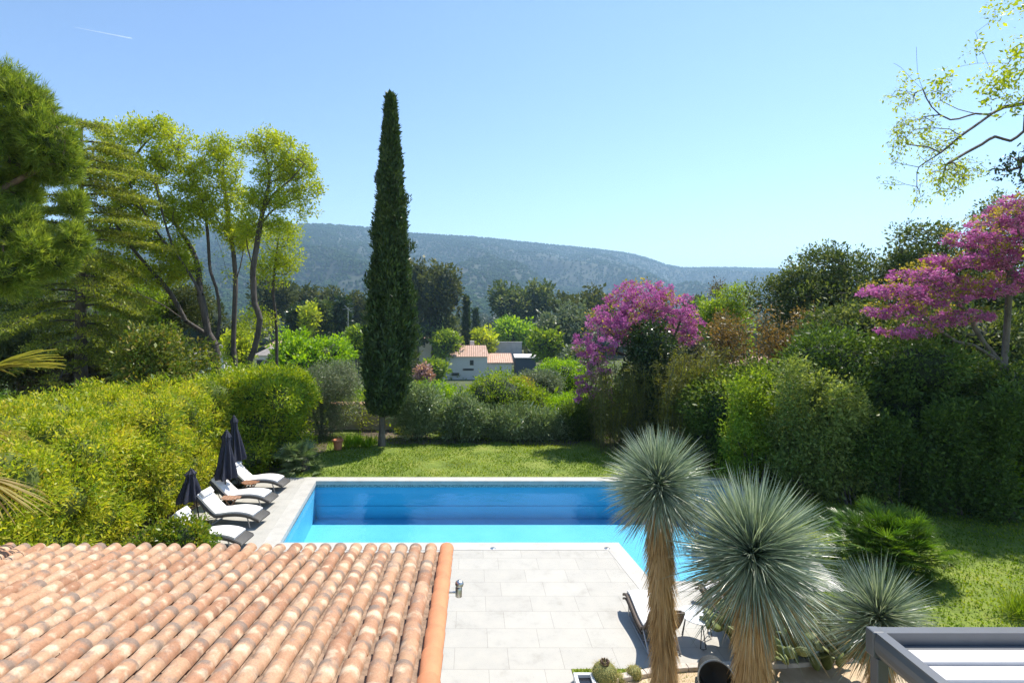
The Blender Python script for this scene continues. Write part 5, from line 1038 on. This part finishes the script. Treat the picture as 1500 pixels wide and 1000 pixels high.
# ================================================================== beyond the garden
def vz(x, y): return float(terrain_z(x, y))
_fk = 0
def vtree(px, ytop, ybot, wpx, d, mat, label, name='tree', kind='round', n=1500, group=None, bark=None, leafpx=2.6):
    x = (px-CX)*d/FOC; g0 = vz(x, d); ztop = CAM_Z-(ytop-HY)*d/FOC; zb = max(g0, CAM_Z-(ybot-HY)*d/FOC); k = d/FOC; w_ = wpx*k/2; H = ztop-zb; base = (x, d, g0); dense = 1
    t = thing(name, label, 'tree', base, 0, group); lf = leafpx*k
    if kind == 'cypress':
        bpy.data.objects.remove(t); return cypress(name, label, base, ztop-g0, w_, n//14+60, (lf*1.6, lf*.7), lf*.5, z0=.06, mat=F_cyp, group=group, wide=.4)
    nl = 10; lob = []
    for i in range(nl):
        a_ = i*2.4; rr = (i/nl)**.5*.62
        if kind == 'pine': zc = zb+H*(.62+.22*R.uniform()*(1-rr)); lob.append((x+w_*rr*math.cos(a_)*1.1, d+w_*rr*math.sin(a_), zc, w_*R.uniform(.28, .42), w_*R.uniform(.28, .42), H*R.uniform(.12, .2)))
        else: zc = zb+H*(.30+.42*R.uniform()*(1-rr*.6)); lob.append((x+w_*rr*math.cos(a_), d+w_*rr*math.sin(a_), zc, w_*R.uniform(.38, .55), w_*R.uniform(.38, .55), H*R.uniform(.22, .30)))
    K_ = max(40, n//16); Cc, D = lump_centres(lob, K_, rmin=.6, rmax=1.1, inner=.7); V, F, r = clumps(Cc, lf*1.7, 16, lf*1.7, lf*1.0, D, up=.2); npmesh('crown', V, F, mat, t, r)
    V, F, r = blobmesh(lob, .62, 1); npmesh('inner_foliage', V, F, CORE_D if mat in (F_farpine, F_oak) else CORE, t, r, True)
    mb = MB(); tr = w_*(.06 if kind == 'pine' else .08)
    mb.tube([(x, d, g0-.2), (x+w_*.04, d, zb*.5+ztop*.5 if kind != 'pine' else zb+H*.4), (x, d, zb+H*.7)], [tr, tr*.8, tr*.4], 7)
    for i in range(4): l = lob[i*2+1]; mb.tube([(x, d, zb+H*.35), ((x+l[0])/2, (d+l[1])/2, (zb+H*.35+l[2])/2+.03*H), (l[0], l[1], l[2])], [tr*.5, tr*.4, tr*.2], 5)
    mb.build('trunk', bark or B_dark, t, True, world=True); return t
VT = [(455, 476, 560, 118, 52, F_lime, 'vivid lime green tree beyond the far hedge, left of the tall cypress', 'broadleaf_tree', 'round', 9000),
 (640, 378, 475, 80, 150, F_farpine, 'spreading pine immediately right of the tall cypress', 'pine_tree', 'round', 5200), (634, 450, 505, 80, 152, F_oak, 'dark understorey tree beneath the spreading pine', 'broadleaf_tree', 'round', 2600),
 (612, 374, 470, 50, 150, F_farpine, 'tall pine partly hidden by the cypress', 'pine_tree', 'round', 3000),
 (683, 437, 520, 9, 150, F_cyp, 'small slim cypress behind the roof of the white house', 'small_cypress', 'cypress', 4500),
 (697, 455, 505, 7, 200, F_cyp, 'second, shorter slim cypress right of the small one', 'small_cypress', 'cypress', 3000),
 (748, 407, 478, 62, 210, F_oak, 'left half of the dark pine pair on the skyline of the valley', 'pine_tree', 'round', 3600),
 (788, 405, 480, 50, 215, F_oak, 'right half of the dark pine pair on the skyline of the valley', 'pine_tree', 'round', 3000),
 (755, 461, 510, 60, 165, F_lime, 'round bright green tree behind the grey retaining wall', 'broadleaf_tree', 'round', 3200),
 (708, 478, 516, 36, 150, F_yel, 'small yellow green tree right behind the white house', 'broadleaf_tree', 'round', 1800),
 (655, 475, 530, 42, 140, F_spring, 'loose green tree left of the small slim cypress', 'broadleaf_tree', 'round', 2000),
 (830, 440, 535, 90, 110, F_olive, 'large grey green tree left of the magenta blossom', 'broadleaf_tree', 'round', 5600),
 (800, 470, 530, 50, 105, F_spring, 'grey green bush like tree under the large one', 'broadleaf_tree', 'round', 2600),
 (868, 420, 490, 66, 150, F_farpine, 'dark pine behind the magenta blossom', 'pine_tree', 'round', 3200), (835, 424, 470, 45, 180, F_farpine, 'dark olive green pine left of the blossom top', 'pine_tree', 'round', 2600),
 (400, 388, 480, 66, 150, F_farpine, 'tall brownish pine right of the locust crowns', 'pine_tree', 'round', 3400),
 (440, 410, 480, 60, 165, F_farpine, 'pine beyond the lime green tree, second from the locusts', 'pine_tree', 'round', 3000),
 (490, 412, 480, 56, 170, F_farpine, 'pine beyond the lime green tree, third from the locusts', 'pine_tree', 'round', 3000),
 (522, 425, 480, 42, 160, F_farpine, 'pine just left of the tall cypress', 'pine_tree', 'round', 2600),
 (436, 436, 500, 26, 110, F_ivy, 'narrow dark green conifer above the lime green tree', 'conifer', 'round', 1700), (473, 432, 500, 26, 112, F_oak, 'pointed dark conifer right of the narrow one', 'conifer', 'round', 1700),
 (500, 428, 495, 24, 114, F_ivy, 'fresh green conifer left of the white utility pole', 'conifer', 'round', 1700), (452, 440, 495, 26, 108, F_yel, 'pale yellowish tree between the dark conifers', 'broadleaf_tree', 'round', 1500),
 (525, 470, 530, 34, 75, F_spring, 'green shrub like tree in front of the utility pole', 'broadleaf_tree', 'round', 2200), (620, 536, 562, 20, 100, leafmat('pale_pink_blossom', [(.24, .12, .14), (.40, .24, .27), (.45, .32, .30)], .4), 'small pink flowering tree right of the cypress', 'blossom_tree', 'round', 1500),
 (415, 500, 560, 45, 60, F_olive, 'grey green bush left of the lime green tree', 'broadleaf_tree', 'round', 2400), (350, 470, 545, 50, 60, F_yel, 'yellowish bush glimpsed between the locust trunks', 'broadleaf_tree', 'round', 2400),
 (1005, 470, 560, 60, 60, F_brown, 'brown tree behind the right side of the magenta blossom', 'broadleaf_tree', 'round', 2600),
 (634, 522, 560, 40, 125, F_spring, 'green tree below the terracotta roof beside the cypress', 'broadleaf_tree', 'round', 2200), (590, 500, 560, 60, 120, F_farpine, 'dark tree hidden behind the cypress', 'broadleaf_tree', 'round', 2000), (850, 500, 560, 60, 70, F_olive, 'soft olive tree below the left end of the blossom', 'broadleaf_tree', 'round', 2800),
 (300, 430, 520, 80, 90, F_farpine, 'dark tree far behind the limbs of the spreading locust', 'pine_tree', 'round', 3000), (220, 400, 500, 90, 100, F_farpine, 'dark tree far behind the left locust crown', 'pine_tree', 'round', 3000), (120, 380, 520, 120, 90, F_oak, 'dark green tree far behind the cedar', 'pine_tree', 'round', 3000), (20, 400, 560, 120, 80, F_oak, 'dark green tree far behind the big pine', 'pine_tree', 'round', 3000),
 (1060, 425, 520, 90, 80, F_spring, 'pale tree far behind the rusty saplings', 'broadleaf_tree', 'round', 3000), (960, 430, 520, 70, 140, F_farpine, 'dark pine hidden behind the magenta crown', 'pine_tree', 'round', 2400), (1020, 428, 500, 50, 170, F_farpine, 'distant dark pine between the magenta crown and the pale tree', 'pine_tree', 'round', 2400)]
for (px, yt, yb, wp, dd, mt, lab, nm, kd, n_) in VT: vtree(px, yt, yb, wp, dd, mt, lab, nm, kd, n_)
# houses
M_hw = plain('white_render', (.66, .63, .60), .9, var=.04, scale=.5); M_win = plain('window_glass', (.03, .04, .05), .15); M_shut = plain('shutter', (.16, .12, .10), .7)
m, t, b = nt('far_roof_tile'); p_ = objco(t); wv = N(t, 'ShaderNodeTexWave'); wv.wave_type = 'BANDS'; wv.bands_direction = 'X'; wv.inputs['Scale'].default_value = .55; wv.inputs['Distortion'].default_value = .5; L(t, p_, wv.inputs['Vector'])
nz = noise(t, 1.5, 5, .7, p_); r = ramp(t, [(.25, (.42, .24, .17)), (.5, (.56, .36, .27)), (.75, (.62, .48, .38))], nz.outputs['Fac']); r2 = ramp(t, [(.2, (.62, .58, .56)), (.6, (1.1, 1.1, 1.1))], wv.outputs['Fac'])
mx = N(t, 'ShaderNodeMix', data_type='RGBA', blend_type='MULTIPLY'); mx.inputs[0].default_value = 1; L(t, r.outputs[0], mx.inputs[6]); L(t, r2.outputs[0], mx.inputs[7]); L(t, mx.outputs[2], b.inputs['Base Color']); b.inputs['Roughness'].default_value = .85; M_froof = m
def hip(mb, x0, x1, y0, y1, z, h, ov=.45):
    x0 -= ov; x1 += ov; y0 -= ov; y1 += ov; i = min((x1-x0), (y1-y0))/2; V = [(x0, y0, z), (x1, y0, z), (x1, y1, z), (x0, y1, z), (x0+i, (y0+y1)/2, z+h), (x1-i*.15, (y0+y1)/2, z+h)]
    mb.add(V, [(0, 1, 5, 4), (1, 2, 5), (2, 3, 4, 5), (3, 0, 4), (3, 2, 1, 0)]); return mb
d = 138; k = d/FOC; hx = P(648, 525, d)[0]; hx2 = P(714, 525, d)[0]; ze = CAM_Z-(522-HY)*k; g0 = vz(hx, d)-.3
wh = thing('white_house', 'white rendered house with a hipped pinkish tile roof down in the valley', 'house', ((hx+hx2)/2, d, g0)); hw = hx2-hx
MB().box((0, 4.5, (ze-g0)/2), (hw, 9, ze-g0)).build('wall', M_hw, wh); hip(MB(), -hw/2, hw/2, 0, 9, ze-g0+.005, 2.6).build('roof', M_froof, wh)
rf = wh.children[-1]; MB().box((hw*.16, 6.2, ze-g0+2.4), (1.2, 1.0, 2.6)).build('chimney', M_hw, rf)
ww = P(750, 525, d)[0]-hx2; z2 = ze-g0-1.6; MB().box((hw/2+ww/2+.01, 4.8, z2/2), (ww, 7, z2)).build('wing_wall', M_hw, wh)
MB().add([(hw/2+.02, .9, z2-.1), (hw/2+ww+.4, .9, z2-.1), (hw/2+ww+.4, 8.7, z2+1.7), (hw/2+.02, 8.7, z2+1.7), (hw/2+.02, .9, z2-.3), (hw/2+ww+.4, .9, z2-.3), (hw/2+ww+.4, 8.7, z2+1.5), (hw/2+.02, 8.7, z2+1.5)], [(0, 1, 2, 3), (7, 6, 5, 4), (0, 4, 5, 1), (1, 5, 6, 2), (2, 6, 7, 3), (3, 7, 4, 0)]).build('wing_roof', M_froof, wh)
for (px, py, w_, h_) in ((691, 531, 1.0, 1.35), (686, 541, 2.9, .55), (667, 548, 2.0, .8)):
    q = P(px, py, d); lx = q[0]-(hx+hx2)/2; lz = q[2]-g0; f = MB().box((lx, -.03, lz), (w_, .08, h_)).build('window', M_shut, wh); MB().box((lx, -.075, lz), (w_*.8, .03, h_*.8)).build('pane', M_win, f)
def house(px0, px1, yeave, ybot, d, label, hh=2.2, mat=None, dep=8, rm=None, win=True):
    k = d/FOC; xa, xb = (px0-CX)*k, (px1-CX)*k; ze = CAM_Z-(yeave-HY)*k; g0 = min(vz((xa+xb)/2, d), CAM_Z-(ybot-HY)*k)-.3; e = thing('house', label, 'house', ((xa+xb)/2, d, g0)); w_ = xb-xa
    MB().box((0, dep/2, (ze-g0)/2), (w_, dep, ze-g0)).build('wall', mat or M_plaster, e); hip(MB(), -w_/2, w_/2, 0, dep, ze-g0+.005, hh).build('roof', rm or M_froof, e)
    if win:
        for s_ in (-.28, .22): f = MB().box((w_*s_, -.03, ze-g0-1.3), (1.1, .08, 1.2)).build('window', M_shut, e); MB().box((w_*s_, -.075, ze-g0-1.3), (.85, .03, .95)).build('pane', M_win, f)
house(612, 650, 497, 512, 165, 'low terracotta roofed house glimpsed under the pines beside the cypress', 1.8); house(668, 695, 505, 520, 160, 'little beige outbuilding with a flat tiled roof behind the white house', 1.0)
M_groof = plain('weathered_roof', (.26, .23, .21), .9, var=.25, scale=2)
house(285, 328, 519, 545, 75, 'grey white house glimpsed between the locust trunks', 1.2, M_hw, 6, M_groof); house(376, 400, 520, 545, 80, 'pale house with a grey roof seen right of the crooked locust trunk', 1.2, M_hw, 6, M_groof)
house(392, 410, 508, 530, 95, 'tiny pale house beside the left edge of the lime green tree', 1.4, M_hw, 6, win=False)
house(1085, 1170, 552, 590, 40, 'pinkish tiled roof showing through the brown trees on the right', 1.3, M_plaster, 6); house(1240, 1420, 560, 640, 33, 'pale stone house glimpsed through the dark hedge on the right', 1.5, M_plaster, 5)

# retaining wall and yard
d = 150; q = P(747, 510, d); M_conc = plain('concrete', (.36, .37, .36), .9, var=.2, scale=.8); e = thing('retaining_wall', 'long grey concrete wall beneath the round bright green tree', 'wall', (P(745, 510, d)[0], d, q[2]-6)); x0, x1 = P(727, 500, d)[0], P(767, 500, d)[0]
MB().box(((x1-x0)/2-4, 0, 4.5), (x1-x0, .5, 6.5)).build('wall', M_conc, e); MB().box(((x1-x0)/2-4, 0, 7.8), (x1-x0+.3, .8, .12)).build('coping', M_conc, e)
d = 142; q = P(770, 525, d); e = thing('shed', 'dark blue sided shed with a white sheet roof right of the white house', 'shed', (q[0], d, q[2]-5.0)); MB().box((0, 2.2, 2.6), (5.6, 4, 5.6)).build('wall', plain('navy_sheet', (.05, .07, .10), .7), e); MB().box((.3, 2.1, 5.5), (6.6, 4.8, .18), rx=.12).build('roof', M_hw, e)
# utility pole and ridge mast
d = 85; q = P(510, 440, d); g0 = vz(q[0], d); e = thing('utility_pole', 'thin white utility pole with crossed arms left of the tall cypress', 'pole', (q[0], d, g0)); hp = CAM_Z-(450-HY)*d/FOC-g0
MB().tube([(0, 0, 0), (0, 0, hp)], [.07, .05], 8).build('pole', M_alu, e); MB().tube([(-.9, 0, hp-.3), (.9, 0, hp-.1)], .03, 6).build('crossarm', M_alu, e); MB().tube([(-.6, 0, hp+.3), (.5, 0, hp-.7)], .03, 6).build('crossarm', M_alu, e)

# ================================================================== hills
rp = np.array([(-1500, 380), (-700, 350), (-200, 345), (150, 338), (300, 332), (410, 329), (480, 329), (545, 334), (600, 342), (700, 348), (800, 358), (880, 366), (925, 372), (950, 379), (975, 388), (1000, 393), (1060, 392), (1140, 394), (1200, 402), (1350, 410), (1600, 416), (2300, 425), (3000, 430)], float)
na, nr = 700, 150; pxs = np.linspace(-1500, 3000, na); tt = np.linspace(0, 1.15, nr); yr = np.interp(pxs, rp[:, 0], rp[:, 1]); dr_ = np.interp(pxs, [-1500, 400, 1000, 3000], [2300, 2500, 3600, 3900])
zr = CAM_Z-(yr-HY)*dr_/FOC; d_foot = np.interp(pxs, [-1500, 600, 1200, 3000], [800, 850, 1300, 1500]); TT, PX = np.meshgrid(tt, pxs); DD = d_foot[:, None]+(dr_-d_foot)[:, None]*TT; XX = (PX-CX)*DD/FOC
prof = np.where(TT < 1, TT**1.45, 1-(TT-1)*1.5); ZZ = -18+(zr[:, None]+18)*prof
def fbm(x, y, o=6, s=.0016):
    z = np.zeros_like(x); a_ = 1.0; rg = np.random.default_rng(3)
    for i in range(o):
        th = rg.uniform(0, 6.28, 3); z += a_*(np.sin(x*s*math.cos(th[0])+y*s*math.sin(th[0])+th[1])*np.cos(x*s*math.sin(th[2])*1.3-y*s*math.cos(th[2])+th[0])); a_ *= .52; s *= 1.93
    return z
amp = 105*np.sin(np.clip(TT, 0, 1)*math.pi)**1.0; ridges = np.abs(fbm(XX, YY_ := DD, 6, .0030)); ZZ += amp*(.55-ridges)+ (TT > .3)*fbm(XX, DD, 5, .02)*3.0*np.sin(np.clip(TT, 0, 1)*math.pi)
gap_ = 0
def hillz(ix, it): return ZZ[ix, it]
idx = np.arange(na*nr).reshape(na, nr); F = np.stack([idx[:-1, :-1].ravel(), idx[1:, :-1].ravel(), idx[1:, 1:].ravel(), idx[:-1, 1:].ravel()], 1)
m, t, b = nt('hill_forest_floor'); p_ = pos(t); n1 = noise(t, .006, 8, .62, p_); n2 = noise(t, .05, 5, .7, p_); r = ramp(t, [(.30, (.022, .035, .016)), (.55, (.04, .05, .024)), (.68, (.07, .075, .05)), (.80, (.20, .19, .16))], n1.outputs['Fac']); r2 = ramp(t, [(.35, (.55, .55, .55)), (.65, (1.3, 1.3, 1.3))], n2.outputs['Fac'])
mx = N(t, 'ShaderNodeMix', data_type='RGBA', blend_type='MULTIPLY'); mx.inputs[0].default_value = 1; L(t, r.outputs[0], mx.inputs[6]); L(t, r2.outputs[0], mx.inputs[7]); L(t, mx.outputs[2], b.inputs['Base Color']); b.inputs['Roughness'].default_value = .95
tag(npmesh('hills', np.stack([XX, DD, ZZ], -1).reshape(-1, 3), F, m, smooth=True), kind='structure')
# forest on the hills: one mass of small crowns
def crowns(x, y, z, w_, h_, rng=R, k=6):
    n = len(x); an = np.arange(k)*2*np.pi/k; V = np.empty((n, 2*k+1, 3)); rr = w_[:, None]*rng.uniform(.75, 1.15, (n, k)); r2 = rr*rng.uniform(.75, 1.05, (n, k))
    V[:, :k, 0] = x[:, None]+rr*.8*np.cos(an); V[:, :k, 1] = y[:, None]+rr*.8*np.sin(an); V[:, :k, 2] = z[:, None]+h_[:, None]*.12
    V[:, k:2*k, 0] = x[:, None]+r2*np.cos(an+.4); V[:, k:2*k, 1] = y[:, None]+r2*np.sin(an+.4); V[:, k:2*k, 2] = z[:, None]+h_[:, None]*rng.uniform(.5, .75, (n, k))
    V[:, 2*k] = np.stack([x, y, z+h_], 1); j = np.arange(k); f = np.concatenate([np.stack([j, (j+1) % k, (j+1) % k+k], 1), np.stack([j, (j+1) % k+k, j+k], 1), np.stack([j+k, (j+1) % k+k, np.full(k, 2*k)], 1)])
    F = (np.arange(n)[:, None, None]*(2*k+1)+f[None]).reshape(-1, 3); return V.reshape(-1, 3), F, np.repeat(rng.uniform(size=n), len(f))
F_hill = leafmat('hill_trees', [(.024, .05, .014), (.042, .078, .022), (.066, .10, .032)], .1, rough=1.0, spec=0.0)
n = 60000; u = R.uniform(150, 1250, n)
u = np.where(R.uniform(size=n) < .15, R.uniform(-900, 2400, n), u); v = R.uniform(0.0, 1.03, n)**.9; v = np.where(R.uniform(size=n) < .07, R.uniform(.97, 1.03, n), v)
ia = (u-pxs[0])/(pxs[-1]-pxs[0])*(na-1); it = v/1.15*(nr-1); i0 = np.clip(ia.astype(int), 0, na-2); j0 = np.clip(it.astype(int), 0, nr-2); fa, fb = ia-i0, it-j0
bl = lambda A: (A[i0, j0]*(1-fa)+A[i0+1, j0]*fa)*(1-fb)+(A[i0, j0+1]*(1-fa)+A[i0+1, j0+1]*fa)*fb
hx_, hy_, hz_ = bl(XX), bl(DD), bl(ZZ); cl = fbm(hx_, hy_, 5, .008); keep = (cl > -.9) | (v > .95) | (R.uniform(size=n) < .35); hx_, hy_, hz_ = hx_[keep], hy_[keep], hz_[keep]; n = len(hx_)
V, F, r = crowns(hx_, hy_, hz_-.5, R.uniform(3.2, 7.0, n), R.uniform(6, 12, n)); tag(npmesh('hillside_forest', V, F, F_hill, rnd=r), 'dense pine forest covering the long blue green hillside', 'forest', kind='stuff')
# woodland in the valley
n = 5200; yy = R.uniform(190, 1150, n); xx = R.uniform(-1.25, 1.6, n)*yy; zz = terrain_z(xx, yy); V1 = []
keep = ~((np.abs(xx) < 60) & (yy < 175)); xx, yy, zz = xx[keep], yy[keep], zz[keep]; n = len(xx)
w_ = R.uniform(3, 6.5, n)*(1+(yy > 600)*.3); h_ = R.uniform(6, 13, n)
Cc = []; 
for j in range(9):
    a_ = R.uniform(0, 6.28, n); rr = R.uniform(.2, 1, n)*w_; Cc.append(np.stack([xx+rr*np.cos(a_), yy+rr*np.sin(a_), zz+h_*(.45+.5*R.uniform(size=n)*(1-rr/w_*.6))], 1))
Cc = np.concatenate(Cc); V, F, r = clumps(Cc, 1.3, 7, 2.1, 1.3, None, up=.1); v2 = crowns(xx, yy, zz-.5, w_*.75, h_*.9)
F_vall = leafmat('valley_leaf', [(.025, .040, .014), (.050, .070, .022), (.10, .12, .035)], .25, patch=.7, pscale=.012)
tag(npmesh('valley_woodland', V, F, F_vall, rnd=r), 'pine wood filling the valley at the foot of the hill', 'forest', kind='stuff')
tag(npmesh('valley_crowns', v2[0], v2[1], F_vall, rnd=v2[2]*.6), 'solid tree crowns of the valley wood below the hill', 'forest', kind='stuff')
# undergrowth just beyond the garden
n = 2600; yy = R.uniform(28, 180, n); xx = R.uniform(-.95, 1.1, n)*yy; zz = terrain_z(xx, yy); k_ = (np.abs(xx-0) > -1) & ~((yy > 118) & (yy < 138) & (xx > -9) & (xx < 12)); xx, yy, zz = xx[k_], yy[k_], zz[k_]; n = len(xx)
sz = .5+yy/90; Cc = np.stack([xx, yy, zz+.25*sz], 1); Cc = np.concatenate([Cc+R.normal(size=Cc.shape)*np.stack([sz*.7, sz*.7, sz*.22], 1) for _ in range(6)]); V, F, r = clumps(Cc, .5, 12, .42, .24, None, up=.2)
tag(npmesh('undergrowth', V, F, F_spring, rnd=r*.8), 'scrubby green undergrowth on the slope beyond the garden', 'undergrowth', kind='stuff')

# ================================================================== air and contrail
hb = bpy.data.meshes.new('haze'); bm = bmesh.new(); bmesh.ops.create_cube(bm, size=1)
for v in bm.verts: v.co = (v.co.x*11600, (v.co.y+.5)*5900-120, (v.co.z+.5)*444-24)
bm.to_mesh(hb); bm.free(); m = bpy.data.materials.new('haze'); m.use_nodes = True; t = m.node_tree
for nd in list(t.nodes):
    if nd.type != 'OUTPUT_MATERIAL': t.nodes.remove(nd)
pv = N(t, 'ShaderNodeVolumePrincipled'); pv.inputs['Color'].default_value = (.48, .74, 1, 1); pv.inputs['Density'].default_value = 2.1e-4; pv.inputs['Anisotropy'].default_value = .3; L(t, pv.outputs[0], t.nodes['Material Output'].inputs['Volume'])
if USE_HAZE: tag(link('haze', hb, m), kind='stuff')
m = bpy.data.materials.new('contrail_vapour'); m.use_nodes = True; t = m.node_tree
for nd in list(t.nodes):
    if nd.type != 'OUTPUT_MATERIAL': t.nodes.remove(nd)
df = N(t, 'ShaderNodeBsdfTranslucent'); df.inputs[0].default_value = (.9, .9, .9, 1); trn = N(t, 'ShaderNodeBsdfTransparent'); ms = N(t, 'ShaderNodeMixShader'); ms.inputs[0].default_value = .13; L(t, trn.outputs[0], ms.inputs[1]); L(t, df.outputs[0], ms.inputs[2]); L(t, ms.outputs[0], t.nodes['Material Output'].inputs['Surface'])
d = 9000; tr_ = MB().tube([P(108, 40, d), P(150, 48, d), P(193, 56.5, d)], [2, 6, 11], 8).build('contrail', m, None, True); tag(tr_, 'faint white aircraft contrail in the sky above the left pine', 'contrail')
